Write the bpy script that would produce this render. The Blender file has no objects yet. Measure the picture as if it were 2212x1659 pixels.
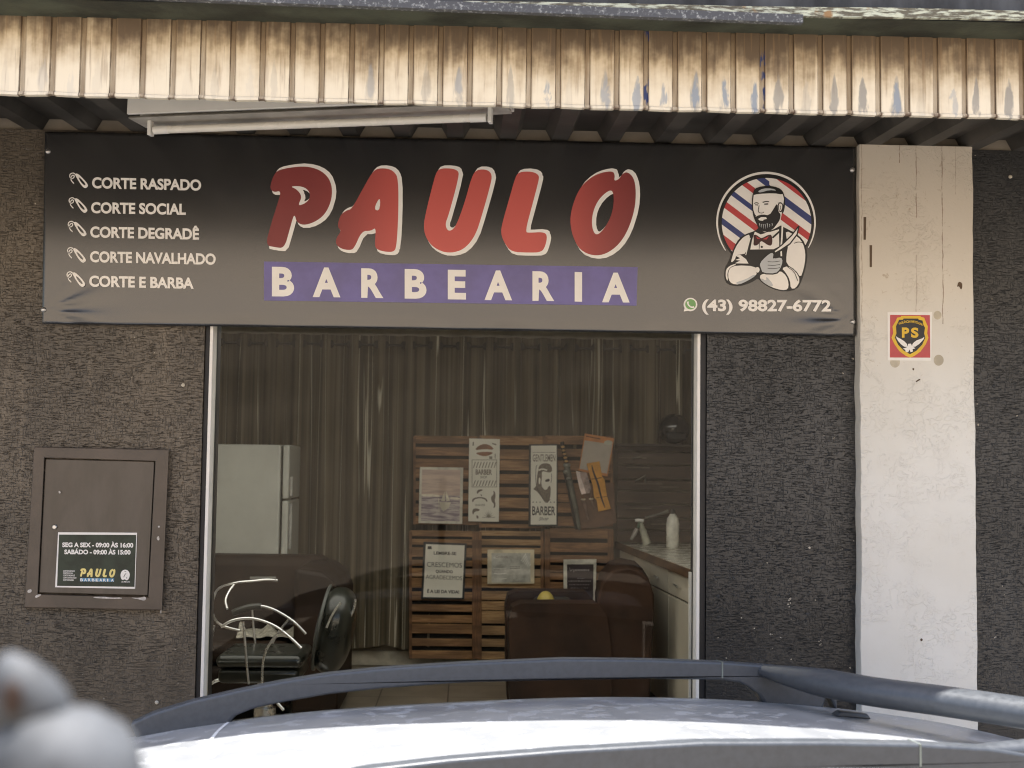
import bpy, bmesh, math, random
from mathutils import Vector, Matrix
from mathutils.geometry import tessellate_polygon
random.seed(7)
R = math.radians
S = bpy.context.scene
COL = S.collection

# ------------------------------------------------------------------ camera, sky, sun, exposure
F, CX, CY = 2800.0, 1106.0, 829.5          # focal length and centre in a 2212 px wide picture
CAM = Vector((0.0, -4.8, 1.6))
yaw, pitch, roll = math.atan(97 / F), math.atan(174 / F), 0.013
fw = Vector((math.sin(yaw) * math.cos(pitch), math.cos(yaw) * math.cos(pitch), math.sin(pitch)))
r0 = Vector((math.cos(yaw), -math.sin(yaw), 0)); u0 = r0.cross(fw)
rt = r0 * math.cos(roll) + u0 * math.sin(roll); up = u0 * math.cos(roll) - r0 * math.sin(roll)
cam = bpy.data.cameras.new('camera'); co = bpy.data.objects.new('camera', cam); COL.objects.link(co)
co.matrix_world = Matrix(((rt.x, up.x, -fw.x, CAM.x), (rt.y, up.y, -fw.y, CAM.y), (rt.z, up.z, -fw.z, CAM.z), (0, 0, 0, 1)))
cam.sensor_width = 36; cam.lens = F / 2212 * 36; cam.clip_start = 0.05; cam.clip_end = 500
cam.dof.use_dof = True; cam.dof.focus_distance = 4.8; cam.dof.aperture_fstop = 5.4
S.camera = co
SUN_EL, SUN_AZ = R(81.3), R(12)            # from behind the building, a little to the right
w = bpy.data.worlds.new('World'); S.world = w; w.use_nodes = True
nt = w.node_tree; bg = nt.nodes['Background']
sky = nt.nodes.new('ShaderNodeTexSky'); sky.sky_type = 'NISHITA'; sky.sun_disc = False
sky.sun_elevation = SUN_EL; sky.sun_rotation = SUN_AZ; sky.dust_density = 3.0; sky.air_density = 1.0; sky.ozone_density = 1.0
nt.links.new(sky.outputs[0], bg.inputs[0]); bg.inputs[1].default_value = 0.145
sl = bpy.data.lights.new('sun', 'SUN'); sl.energy = 4.1; sl.angle = R(0.55); sl.color = (1.0, 0.975, 0.94)
so = bpy.data.objects.new('sun', sl); COL.objects.link(so)
sd = Vector((math.sin(SUN_AZ) * math.cos(SUN_EL), math.cos(SUN_AZ) * math.cos(SUN_EL), math.sin(SUN_EL)))
so.rotation_euler = sd.to_track_quat('Z', 'Y').to_euler()
S.view_settings.view_transform = 'Standard'; S.view_settings.look = 'None'
S.view_settings.exposure = 1.33; S.view_settings.gamma = 1.0
S.render.engine = 'CYCLES'
S.cycles.use_denoising = True; S.cycles.filter_width = 1.1
S.cycles.max_bounces = 10; S.cycles.diffuse_bounces = 6; S.cycles.transparent_max_bounces = 12
S.cycles.sample_clamp_indirect = 6.0
S.cycles.caustics_reflective = False; S.cycles.caustics_refractive = False

# ------------------------------------------------------------------ helpers
def ray(px, py):
    return fw * F + rt * (px - CX) - up * (py - CY)
def at(px, py, Y):
    d = ray(px, py); return CAM + d * ((Y - CAM.y) / d.y)
def at_z(px, py, Z):
    d = ray(px, py); return CAM + d * ((Z - CAM.z) / d.z)
def at_plane(px, py, p, n):
    d = ray(px, py); return CAM + d * ((p - CAM).dot(n) / d.dot(n))
def tag(o, label=None, cat=None, group=None, kind=None):
    if label: o['label'] = label
    if cat: o['category'] = cat
    if group: o['group'] = group
    if kind: o['kind'] = kind
    return o
def thing(name, loc, label, cat, group=None):
    o = bpy.data.objects.new(name, None); COL.objects.link(o); o.location = loc
    o.empty_display_size = 0.1
    return tag(o, label, cat, group)

class MB:
    """collects faces and links them as ONE mesh object"""
    def __init__(s): s.v = []; s.f = []
    def add(s, verts, faces):
        n = len(s.v); s.v += [Vector(v) for v in verts]; s.f += [tuple(i + n for i in f) for f in faces]; return s
    def quad(s, a, b, c, d): return s.add([a, b, c, d], [(0, 1, 2, 3)])
    def box(s, x0, x1, y0, y1, z0, z1):
        return s.hexa([(x0, y0, z0), (x1, y0, z0), (x1, y0, z1), (x0, y0, z1)], [(x0, y1, z0), (x1, y1, z0), (x1, y1, z1), (x0, y1, z1)])
    def hexa(s, a, b):
        return s.add(list(a) + list(b), [(0, 1, 2, 3), (7, 6, 5, 4), (1, 0, 4, 5), (2, 1, 5, 6), (3, 2, 6, 7), (0, 3, 7, 4)])
    def prism(s, pts, d):
        """outline pts (3-D, planar) pushed along vector d"""
        n = len(pts); d = Vector(d); tri = tessellate_polygon([[Vector(p) for p in pts]])
        V = [Vector(p) for p in pts] + [Vector(p) + d for p in pts]
        fs = [tuple(t) for t in tri] + [tuple(n + i for i in reversed(t)) for t in tri]
        fs += [(i, (i + 1) % n, n + (i + 1) % n, n + i) for i in range(n)]
        return s.add(V, fs)
    def tube(s, pts, r, n=10, closed=False, flat=None):
        pts = [Vector(p) for p in pts]; m = len(pts); rings = []
        rr = r if isinstance(r, (list, tuple)) else [r] * m
        ref = None
        for i in range(m):
            if closed: t = pts[(i + 1) % m] - pts[i - 1]
            else: t = pts[min(i + 1, m - 1)] - pts[max(i - 1, 0)]
            t.normalize()
            if ref is None:
                ref = Vector((0, 0, 1)) if abs(t.z) < 0.9 else Vector((1, 0, 0))
            ref = (ref - t * ref.dot(t)).normalized(); b = t.cross(ref)
            fa, fb = flat or (1, 1)
            rings.append([pts[i] + (ref * math.cos(2 * math.pi * k / n) * fa + b * math.sin(2 * math.pi * k / n) * fb) * rr[i] for k in range(n)])
        V = [p for q in rings for p in q]; fs = []
        for i in range(m if closed else m - 1):
            j = (i + 1) % m
            fs += [(i * n + k, i * n + (k + 1) % n, j * n + (k + 1) % n, j * n + k) for k in range(n)]
        if not closed: fs += [tuple(range(n - 1, -1, -1)), tuple((m - 1) * n + k for k in range(n))]
        return s.add(V, fs)
    def lathe(s, prof, base, axis=(0, 0, 1), n=20):
        """prof: (radius, height) pairs up the axis"""
        ax = Vector(axis).normalized(); a = Vector((1, 0, 0)) if abs(ax.x) < 0.9 else Vector((0, 1, 0))
        a = (a - ax * a.dot(ax)).normalized(); b = ax.cross(a); base = Vector(base)
        V = [base + ax * h + (a * math.cos(2 * math.pi * k / n) + b * math.sin(2 * math.pi * k / n)) * max(r, 1e-4) for r, h in prof for k in range(n)]
        m = len(prof)
        fs = [(i * n + k, i * n + (k + 1) % n, (i + 1) * n + (k + 1) % n, (i + 1) * n + k) for i in range(m - 1) for k in range(n)]
        fs += [tuple(range(n - 1, -1, -1)), tuple((m - 1) * n + k for k in range(n))]
        return s.add(V, fs)
    def ball(s, c, rx, ry, rz, n=20, m=12):
        c = Vector(c)
        V = [c + Vector((rx * math.sin(math.pi * i / m) * math.cos(2 * math.pi * k / n), ry * math.sin(math.pi * i / m) * math.sin(2 * math.pi * k / n), rz * math.cos(math.pi * i / m))) for i in range(m + 1) for k in range(n)]
        fs = [(i * n + k, (i + 1) * n + k, (i + 1) * n + (k + 1) % n, i * n + (k + 1) % n) for i in range(m) for k in range(n)]
        return s.add(V, fs)
    def grid(s, rows):
        n = len(rows[0]); V = [p for q in rows for p in q]
        return s.add(V, [(i * n + k, i * n + k + 1, (i + 1) * n + k + 1, (i + 1) * n + k) for i in range(len(rows) - 1) for k in range(n - 1)])
    def build(s, name, mat, parent=None, smooth=False, bevel=0, seg=2, subsurf=0, label=None):
        me = bpy.data.meshes.new(name); me.from_pydata([tuple(v) for v in s.v], [], s.f); me.validate()
        bm = bmesh.new(); bm.from_mesh(me)
        bmesh.ops.remove_doubles(bm, verts=bm.verts, dist=1e-5)
        bmesh.ops.dissolve_degenerate(bm, edges=bm.edges, dist=1e-6)
        if any(not e.is_boundary for e in bm.edges) and len(bm.faces) > 1: bmesh.ops.recalc_face_normals(bm, faces=bm.faces)
        bm.to_mesh(me); bm.free()
        o = bpy.data.objects.new(name, me); COL.objects.link(o); me.materials.append(mat)
        if bevel:
            m = o.modifiers.new('bevel', 'BEVEL'); m.width = bevel; m.segments = seg; m.limit_method = 'ANGLE'; m.angle_limit = R(35)
        if subsurf:
            m = o.modifiers.new('sub', 'SUBSURF'); m.levels = subsurf; m.render_levels = subsurf
        if smooth or bevel or subsurf:
            for p in me.polygons: p.use_smooth = True
            if smooth != 'all' and not subsurf:
                try: me.set_sharp_from_angle(angle=R(40))
                except Exception: pass
        if parent is not None:
            o.parent = parent
            o.matrix_parent_inverse = Matrix.Translation(-parent.location) if parent.parent is None else Matrix.Identity(4)
        if label: o['label'] = label
        return o

def chaikin(p, it=2, closed=True):
    p = [Vector(q) for q in p]
    for _ in range(it):
        q = []; n = len(p)
        for i in range(n if closed else n - 1):
            a, b = p[i], p[(i + 1) % n]
            q += [a * .75 + b * .25, a * .25 + b * .75]
        if not closed: q = [p[0]] + q + [p[-1]]
        p = q
    return p
def spline(pts, n=6):
    """Catmull-Rom through 3-D points"""
    P = [Vector(p) for p in pts]; P = [P[0] * 2 - P[1]] + P + [P[-1] * 2 - P[-2]]; out = []
    for i in range(1, len(P) - 2):
        for k in range(n):
            t = k / n; a, b, c, d = P[i - 1:i + 3]
            out.append(0.5 * ((2 * b) + (c - a) * t + (2 * a - 5 * b + 4 * c - d) * t * t + (3 * b - a - 3 * c + d) * t ** 3))
    return out + [P[-2]]
_text = {}
def text_tris(body, bold):
    k = (body, bold)
    if k not in _text:
        cu = bpy.data.curves.new('lettering', 'FONT'); cu.body = body; cu.size = 1; cu.offset = bold; cu.resolution_u = 5
        o = bpy.data.objects.new('lettering', cu); COL.objects.link(o)
        me = bpy.data.meshes.new_from_object(o.evaluated_get(bpy.context.evaluated_depsgraph_get()))
        _text[k] = ([(v.co.x, v.co.y) for v in me.vertices], [tuple(p.vertices) for p in me.polygons])
        bpy.data.objects.remove(o); bpy.data.curves.remove(cu); bpy.data.meshes.remove(me)
    return _text[k]
class Dec:
    """flat print on the plane y = Y, drawn in the pixel frame of a crop (x0, y0, scale to 2212 px units)"""
    def __init__(s, Y, x0=0, y0=0, k=1, step=0.0007): s.Y, s.x0, s.y0, s.k, s.step = Y, x0, y0, k, step
    def w(s, p, l=0): return at(s.x0 + p[0] * s.k, s.y0 + p[1] * s.k, s.Y - l * s.step)
    def poly(s, mb, pts, l=0, sm=0, holes=(), dx=0, dy=0):
        loops = [chaikin([(x + dx, y + dy, 0) for x, y in q], sm) if sm else [Vector((x + dx, y + dy, 0)) for x, y in q] for q in [pts] + list(holes)]
        tri = tessellate_polygon(loops); V = [s.w(p, l) for q in loops for p in q]
        mb.add(V, [tuple(t) for t in tri]); return mb
    def rect(s, mb, x0, y0, x1, y1, l=0): return s.poly(mb, [(x0, y0), (x1, y0), (x1, y1), (x0, y1)], l)
    def disc(s, mb, cx, cy, rx, ry=None, l=0, n=28): return s.poly(mb, [(cx + rx * math.cos(2 * math.pi * i / n), cy + (ry or rx) * math.sin(2 * math.pi * i / n)) for i in range(n)], l)
    def ribbon(s, mb, pts, wd, l=0, sm=1):
        p = chaikin([(x, y, 0) for x, y in pts], sm, False); n = len(p); A, B = [], []
        for i in range(n):
            t = (p[min(i + 1, n - 1)] - p[max(i - 1, 0)]).normalized(); q = Vector((-t.y, t.x, 0))
            ww = (wd(i / (n - 1)) if callable(wd) else wd) / 2
            A.append(s.w(p[i] + q * ww, l)); B.append(s.w(p[i] - q * ww, l))
        mb.add(A + B, [(i, i + 1, n + i + 1, n + i) for i in range(n - 1)]); return mb
    def text(s, mb, body, L, Rr, h, l=0, bold=0.0, bend=None, slant=0):
        V, fs = text_tris(body, bold); H, _ = text_tris('H', bold)
        cap = max(y for x, y in H); low = min(y for x, y in H)
        xs = [x for x, y in V]; a, b = min(xs), max(xs); out = []
        for x, y in V:
            t = (x - a) / (b - a); v = (y - low) / (cap - low)
            px = L[0] + (Rr[0] - L[0]) * t; py = L[1] + (Rr[1] - L[1]) * t - v * h
            if bend: py -= bend * (1 - (2 * t - 1) ** 2)
            out.append(s.w((px + slant * v, py), l))
        mb.add(out, fs); return mb

# ------------------------------------------------------------------ materials
def new_mat(name):
    m = bpy.data.materials.new(name); m.use_nodes = True
    return m, m.node_tree, m.node_tree.nodes['Principled BSDF']
class N:
    """tiny node builder"""
    def __init__(s, t): s.t = t; s.tc = t.nodes.new('ShaderNodeTexCoord')
    def _in(s, n, i, v):
        if hasattr(v, 'is_linked'): s.t.links.new(v, n.inputs[i])
        elif v is not None: n.inputs[i].default_value = v
    def math(s, op, a, b=None, c=None, clamp=False):
        n = s.t.nodes.new('ShaderNodeMath'); n.operation = op; n.use_clamp = clamp
        for i, v in enumerate((a, b, c)): s._in(n, i, v)
        return n.outputs[0]
    def map(s, scale=(1, 1, 1), loc=(0, 0, 0), rot=(0, 0, 0)):
        n = s.t.nodes.new('ShaderNodeMapping'); n.inputs[3].default_value = scale; n.inputs[1].default_value = loc; n.inputs[2].default_value = rot
        s.t.links.new(s.tc.outputs['Object'], n.inputs[0]); return n.outputs[0]
    def noise(s, vec=None, scale=5, detail=4, rough=.55, dist=0):
        n = s.t.nodes.new('ShaderNodeTexNoise'); s._in(n, 0, vec if vec is not None else s.tc.outputs['Object'])
        n.inputs['Scale'].default_value = scale; n.inputs['Detail'].default_value = detail; n.inputs['Roughness'].default_value = rough; n.inputs['Distortion'].default_value = dist
        return n.outputs[0]
    def xyz(s):
        n = s.t.nodes.new('ShaderNodeSeparateXYZ'); s.t.links.new(s.tc.outputs['Object'], n.inputs[0]); return n.outputs
    def ramp(s, v, a, b, c0=0.0, c1=1.0):
        n = s.t.nodes.new('ShaderNodeMapRange'); n.interpolation_type = 'SMOOTHSTEP'
        s._in(n, 0, v); s._in(n, 1, a); s._in(n, 2, b); s._in(n, 3, c0); s._in(n, 4, c1); return n.outputs[0]
    def mix(s, f, a, b):
        n = s.t.nodes.new('ShaderNodeMix'); n.data_type = 'RGBA'
        s._in(n, 0, f)
        for i, v in ((6, a), (7, b)):
            if hasattr(v, 'is_linked'): s.t.links.new(v, n.inputs[i])
            else: n.inputs[i].default_value = (*v, 1)
        return n.outputs[2]
    def bump(s, h, strength=.5, dist=.01, prev=None):
        n = s.t.nodes.new('ShaderNodeBump'); n.inputs['Strength'].default_value = strength; n.inputs['Distance'].default_value = dist
        s._in(n, 'Height', h); s._in(n, 'Normal', prev); return n.outputs[0]
    def to(s, v, sock): s.t.links.new(v, sock)
def mat(name, c, rough=.6, metal=0.0, var=.18, vs=9, bump=0, bs=60, stretch=(1, 1, 1), coat=0, spec=.5, c2=None, dist=.004):
    m, t, b = new_mat(name); n = N(t)
    b.inputs['Roughness'].default_value = rough; b.inputs['Metallic'].default_value = metal
    b.inputs['Specular IOR Level'].default_value = spec; b.inputs['Coat Weight'].default_value = coat; b.inputs['Coat Roughness'].default_value = .1
    dark = c2 or tuple(x * (1 - var * 1.6) for x in c); lite = tuple(min(1, x * (1 + var)) for x in c)
    nz = n.noise(n.map(stretch), vs, 5, .6)
    n.to(n.mix(n.ramp(nz, .3, .7), dark, lite if not c2 else c), b.inputs['Base Color'])
    n.to(n.ramp(nz, .2, .8, max(0, rough - .08), min(1, rough + .1)), b.inputs['Roughness'])
    if bump: n.to(n.bump(n.noise(n.map(stretch), bs, 4), bump, dist), b.inputs['Normal'])
    return m
def srgb(r, g, b):
    f = lambda x: x / 12.92 if x <= .04045 else ((x + .055) / 1.055) ** 2.4
    return tuple(f(v / 255) for v in (r, g, b))

def wall_mat(name, base, flecks):
    m, t, b = new_mat(name); n = N(t)
    hz = n.noise(n.map((27, 1, 190)), 1, 3, .6, .3); vz = n.noise(n.map((195, 1, 34), (3, 0, 5)), 1, 3, .6, .3)
    sel = n.ramp(n.noise(None, 15, 2), .44, .56)
    hm = n.ramp(hz, .53, .60); vm = n.ramp(vz, .56, .62)
    hm = n.math('MULTIPLY', hm, n.ramp(sel, 0, 1, 1, .35)); vm = n.math('MULTIPLY', vm, n.ramp(sel, 0, 1, .25, 1))
    g = n.math('MULTIPLY', n.math('MAXIMUM', hm, vm), n.ramp(n.math('ADD', n.xyz()[2], n.math('MULTIPLY', n.noise(None, 2.5, 3), .9)), .95, 1.7, .3, 1))
    big = n.noise(None, 1.6, 4, .6)
    col = n.mix(n.ramp(big, .3, .7), tuple(x * .6 for x in base), tuple(x * 1.35 for x in base))
    drip = n.noise(n.map((9, 1, .7)), 1, 4, .6); col = n.mix(n.ramp(drip, .52, .72, 0, .5), col, tuple(x * .5 for x in base))
    col = n.mix(n.ramp(n.noise(n.map((14, 1, .9), (7, 0, 0)), 1, 3), .60, .72, 0, .3), col, tuple(min(1, x * 2.2 + .01) for x in base))
    col = n.mix(n.math('MULTIPLY', g, .6), col, tuple(x * .3 for x in base))
    fl = n.ramp(n.noise(None, 55, 1), .735, .76)
    fl = n.math('MULTIPLY', fl, n.ramp(n.noise(None, 3, 2), .5, .62))
    col = n.mix(n.math('MULTIPLY', fl, flecks), col, (.5, .45, .36))
    n.to(col, b.inputs['Base Color']); b.inputs['Roughness'].default_value = .42; b.inputs['Specular IOR Level'].default_value = .55
    h = n.math('ADD', n.math('MULTIPLY', g, -1.0), n.math('MULTIPLY', n.noise(None, 90, 4), .5))
    n.to(n.bump(h, .8, .005), b.inputs['Normal'])
    return m

PITCH = 0.0832
def fascia_mat():
    m, t, b = new_mat('stained cream sheet'); n = N(t); X, Y, Z = n.xyz()
    # height inside the strip: it runs down a little from left to right
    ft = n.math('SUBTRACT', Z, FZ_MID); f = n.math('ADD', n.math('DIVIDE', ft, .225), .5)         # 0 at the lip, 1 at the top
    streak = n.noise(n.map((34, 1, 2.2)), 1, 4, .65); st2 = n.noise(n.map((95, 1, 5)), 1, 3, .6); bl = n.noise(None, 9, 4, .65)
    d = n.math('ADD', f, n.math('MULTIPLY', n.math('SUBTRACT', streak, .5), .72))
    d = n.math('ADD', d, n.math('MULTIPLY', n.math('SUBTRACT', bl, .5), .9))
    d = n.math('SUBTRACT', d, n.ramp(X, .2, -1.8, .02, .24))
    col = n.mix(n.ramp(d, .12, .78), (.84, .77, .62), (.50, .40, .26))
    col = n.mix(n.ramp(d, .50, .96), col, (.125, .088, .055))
    col = n.mix(n.math('MULTIPLY', n.ramp(st2, .56, .7), n.ramp(f, .05, .5, .1, .45)), col, (.26, .17, .09))
    u = n.math('FRACT', n.math('DIVIDE', n.math('ADD', X, 8.0 + FX_OFF), PITCH))
    cell = n.math('FLOOR', n.math('DIVIDE', n.math('ADD', X, 8.0 + FX_OFF), PITCH))
    rnd = n.math('FRACT', n.math('MULTIPLY', n.math('SINE', n.math('MULTIPLY', cell, 12.9898)), 43758.5))
    rn2 = n.math('FRACT', n.math('MULTIPLY', n.math('SINE', n.math('MULTIPLY', cell, 78.233)), 12543.2))
    # worn grey-blue drops low on the panels
    cx_ = n.math('ADD', .45, n.math('MULTIPLY', n.math('SUBTRACT', rnd, .5), .35)); cz_ = n.math('ADD', .22, n.math('MULTIPLY', rn2, .14))
    du = n.math('SUBTRACT', u, cx_); dz = n.math('SUBTRACT', f, cz_)
    wdt = n.math('SUBTRACT', n.math('ADD', .13, n.math('MULTIPLY', rnd, .10)), n.math('MULTIPLY', dz, .34))
    q = n.math('ADD', n.math('POWER', n.math('ABSOLUTE', n.math('DIVIDE', du, wdt)), 2.0), n.math('POWER', n.math('ABSOLUTE', n.math('DIVIDE', dz, .30)), 2.0))
    q = n.math('ADD', q, n.math('MULTIPLY', n.math('SUBTRACT', n.noise(n.map((48, 1, 15)), 1, 3, .6, .5), .5), 2.8))
    drop = n.math('MULTIPLY', n.ramp(q, 1.0, .35), n.ramp(rn2, .3, .75, .0, .8))
    side = n.ramp(X, -1.2, 1.5, .15, 1.0)
    col = n.mix(n.math('MULTIPLY', drop, side), col, (.235, .235, .235))
    col = n.mix(n.math('MULTIPLY', n.math('MULTIPLY', n.ramp(q, .5, .1), n.ramp(rnd, .55, .8)), side), col, (.25, .31, .40))
    # browner channels with dark edges, a pale lip, a few blue paint runs
    ch = n.ramp(u, .80, .86); e2 = n.ramp(u, .05, .0)
    col = n.mix(n.math('MULTIPLY', n.math('MAXIMUM', ch, e2), n.ramp(streak, .3, .7, .35, .8)), col, (.235, .165, .095))
    ln = n.math('MAXIMUM', n.math('LESS_THAN', n.math('ABSOLUTE', n.math('SUBTRACT', u, .815)), .016), n.math('LESS_THAN', n.math('ABSOLUTE', n.math('SUBTRACT', u, .985)), .014))
    col = n.mix(n.math('MULTIPLY', ln, n.ramp(n.noise(n.map((40, 1, 12)), 1, 3), .3, .6, .25, .85)), col, (.085, .055, .035))
    rs = n.math('MULTIPLY', n.math('MULTIPLY', n.math('MAXIMUM', n.ramp(u, .68, .80), n.ramp(u, .12, .0)), n.ramp(n.math('ABSOLUTE', n.math('SUBTRACT', f, .085)), .05, .0)), n.ramp(n.noise(n.map((50, 1, 50)), 1, 3), .45, .6, 0, .8))
    col = n.mix(rs, col, (.10, .05, .025))
    blue = n.math('MULTIPLY', n.math('MULTIPLY', n.math('MULTIPLY', ch, n.ramp(n.noise(n.map((90, 1, 20)), 1, 2), .45, .55)), n.math('MULTIPLY', n.ramp(rnd, .9, .91), n.ramp(X, -1.0, .2))), n.ramp(n.noise(n.map((30, 1, 14)), 1, 2), .5, .56))
    col = n.mix(blue, col, (.03, .05, .16))
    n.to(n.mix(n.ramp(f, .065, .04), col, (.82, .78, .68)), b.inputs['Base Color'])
    b.inputs['Roughness'].default_value = .55
    n.to(n.bump(n.noise(n.map((20, 1, 8)), 1, 4), .25, .004), b.inputs['Normal'])
    return m

def pillar_mat():
    m, t, b = new_mat('flaking white paint'); n = N(t); X, Y, Z = n.xyz()
    fl = n.noise(None, 30, 4, .6, 1.6); edge = n.ramp(n.math('ABSOLUTE', n.math('SUBTRACT', fl, .53)), .012, .0)
    gate = n.ramp(n.noise(None, 5, 3), .46, .6)
    big = n.noise(None, 2.4, 4)
    col = n.mix(n.ramp(big, .3, .7), (.72, .71, .66), (.79, .79, .755))
    up_shade = n.ramp(Z, 1.7, 2.7); col = n.mix(n.math('MULTIPLY', up_shade, .8), col, (.56, .49, .40))  # upper pillar tinted darker: weaker ground bounce put in the colour
    grime = n.math('MULTIPLY', n.ramp(n.noise(None, 36, 4, .7, .8), .62, .70), n.ramp(Z, 1.4, 2.3, .06, .55))
    col = n.mix(grime, col, (.36, .28, .19))
    col = n.mix(n.math('MULTIPLY', n.math('MULTIPLY', edge, gate), .24), col, (.47, .42, .34))
    for x, z0, z1, a in CRACKS:
        ww = n.math('ADD', .0014, n.math('MULTIPLY', n.math('SUBTRACT', n.noise(n.map((1, 1, 40), (x, 0, 0)), 1, 3), .5), .006))
        dx = n.math('ABSOLUTE', n.math('SUBTRACT', n.math('ADD', X, n.math('MULTIPLY', n.math('SUBTRACT', n.noise(n.map((1, 1, 14)), 1, 2), .5), .012)), x))
        k = n.math('MULTIPLY', n.math('LESS_THAN', dx, ww), n.math('MULTIPLY', n.math('GREATER_THAN', Z, z0), n.math('LESS_THAN', Z, z1)))
        col = n.mix(n.math('MULTIPLY', k, a), col, (.20, .115, .06))
    n.to(col, b.inputs['Base Color']); b.inputs['Roughness'].default_value = .55
    h = n.math('ADD', n.math('MULTIPLY', n.ramp(fl, .5, .56), n.math('MULTIPLY', gate, 1.0)), n.math('MULTIPLY', n.noise(None, 70, 4), .35))
    n.to(n.bump(h, .5, .0035), b.inputs['Normal'])
    return m

def roof_paint():
    m, t, b = new_mat('dusty silver car paint'); n = N(t)
    sp = n.noise(None, 17, 3, .5, .8)
    spots = n.ramp(sp, .585, .61); rim = n.ramp(n.math('ABSOLUTE', n.math('SUBTRACT', sp, .590)), .014, 0)
    dust = n.noise(None, 7, 5)
    col = n.mix(n.ramp(dust, .3, .7), (.30, .308, .315), (.36, .367, .373))
    col = n.mix(n.math('MULTIPLY', spots, .38), col, (.50, .505, .51)); col = n.mix(n.math('MULTIPLY', rim, .85), col, (.60, .605, .61))
    n.to(col, b.inputs['Base Color']); b.inputs['Metallic'].default_value = .12
    n.to(n.math('ADD', n.ramp(dust, .3, .7, .34, .46), n.math('MULTIPLY', spots, .3)), b.inputs['Roughness'])
    n.to(n.math('MULTIPLY', n.math('SUBTRACT', 1, spots), .25), b.inputs['Coat Weight']); b.inputs['Coat Roughness'].default_value = .16; b.inputs['Specular IOR Level'].default_value = .35
    return m

def wood_mat(name, a, c, ax=(1, 1, 14)):
    m, t, b = new_mat(name); n = N(t)
    g = n.noise(n.map(ax), 7, 5, .6, .4); k = n.noise(n.map((2.3, 3, 16)), 1, 1)
    col = n.mix(n.ramp(g, .3, .7), a, c); col = n.mix(n.ramp(k, .35, .65, 0, .65), col, tuple(x * .45 for x in a))
    n.to(col, b.inputs['Base Color']); b.inputs['Roughness'].default_value = .6
    n.to(n.bump(g, .3, .003), b.inputs['Normal'])
    return m

def glass_mat():
    m, t, b = new_mat('window glass'); t.nodes.remove(b)
    o = t.nodes['Material Output']; tr = t.nodes.new('ShaderNodeBsdfTransparent'); gl = t.nodes.new('ShaderNodeBsdfGlossy')
    tr.inputs[0].default_value = (.93, .95, .92, 1); gl.inputs['Roughness'].default_value = .02
    n = N(t); n.to(n.bump(n.noise(None, 1.3, 1), .02, .02), gl.inputs['Normal'])
    fr = t.nodes.new('ShaderNodeFresnel'); fr.inputs[0].default_value = 1.30
    mx = t.nodes.new('ShaderNodeMixShader'); t.links.new(fr.outputs[0], mx.inputs[0]); t.links.new(tr.outputs[0], mx.inputs[1]); t.links.new(gl.outputs[0], mx.inputs[2])
    t.links.new(mx.outputs[0], o.inputs[0]); return m
def sheet_mat():
    m, t, b = new_mat('added translucent sheet'); t.nodes.remove(b)
    o = t.nodes['Material Output']; tr = t.nodes.new('ShaderNodeBsdfTranslucent'); df = t.nodes.new('ShaderNodeBsdfDiffuse')
    tr.inputs[0].default_value = (.52, .50, .44, 1); df.inputs[0].default_value = (.7, .68, .6, 1)
    mx = t.nodes.new('ShaderNodeMixShader'); mx.inputs[0].default_value = .15
    t.links.new(tr.outputs[0], mx.inputs[1]); t.links.new(df.outputs[0], mx.inputs[2]); t.links.new(mx.outputs[0], o.inputs[0]); return m

def red_letter_mat():
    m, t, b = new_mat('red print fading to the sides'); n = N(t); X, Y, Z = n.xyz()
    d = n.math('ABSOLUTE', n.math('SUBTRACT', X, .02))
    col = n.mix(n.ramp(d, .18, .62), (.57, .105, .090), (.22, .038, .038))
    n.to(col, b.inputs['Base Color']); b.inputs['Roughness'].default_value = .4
    return m
def vinyl_mat():
    m, t, b = new_mat('black banner vinyl'); n = N(t); X, Y, Z = n.xyz()
    nz = n.noise(None, 3, 4); col = n.mix(n.ramp(nz, .3, .7), (.016, .016, .017), (.024, .023, .022))
    col = n.mix(n.math('MULTIPLY', n.ramp(n.noise(n.map((30, 1, 9)), 1, 4), .62, .72), n.ramp(Z, 2.22, 2.10, 0, .5)), col, (.012, .010, .009))
    n.to(col, b.inputs['Base Color']); b.inputs['Roughness'].default_value = .26; b.inputs['Specular IOR Level'].default_value = .75
    b.inputs['Coat Weight'].default_value = .8; b.inputs['Coat Roughness'].default_value = .2
    n.to(n.bump(n.noise(n.map((1, 1, 1)), 2.2, 2), .12, .02), b.inputs['Normal'])
    return m
def tile_mat():
    m, t, b = new_mat('beige floor tiles'); n = N(t); X, Y, Z = n.xyz()
    gx = n.math('ABSOLUTE', n.math('SUBTRACT', n.math('FRACT', n.math('DIVIDE', n.math('ADD', X, TILE_OFF), .47)), .5))
    gy = n.math('ABSOLUTE', n.math('SUBTRACT', n.math('FRACT', n.math('DIVIDE', Y, .47)), .5))
    g = n.math('MAXIMUM', n.math('GREATER_THAN', gx, .491), n.math('GREATER_THAN', gy, .491))
    col = n.mix(n.ramp(n.noise(None, 4, 4), .3, .7), (.25, .21, .16), (.33, .28, .22))
    n.to(n.mix(g, col, (.05, .04, .035)), b.inputs['Base Color']); b.inputs['Roughness'].default_value = .32
    return m
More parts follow.
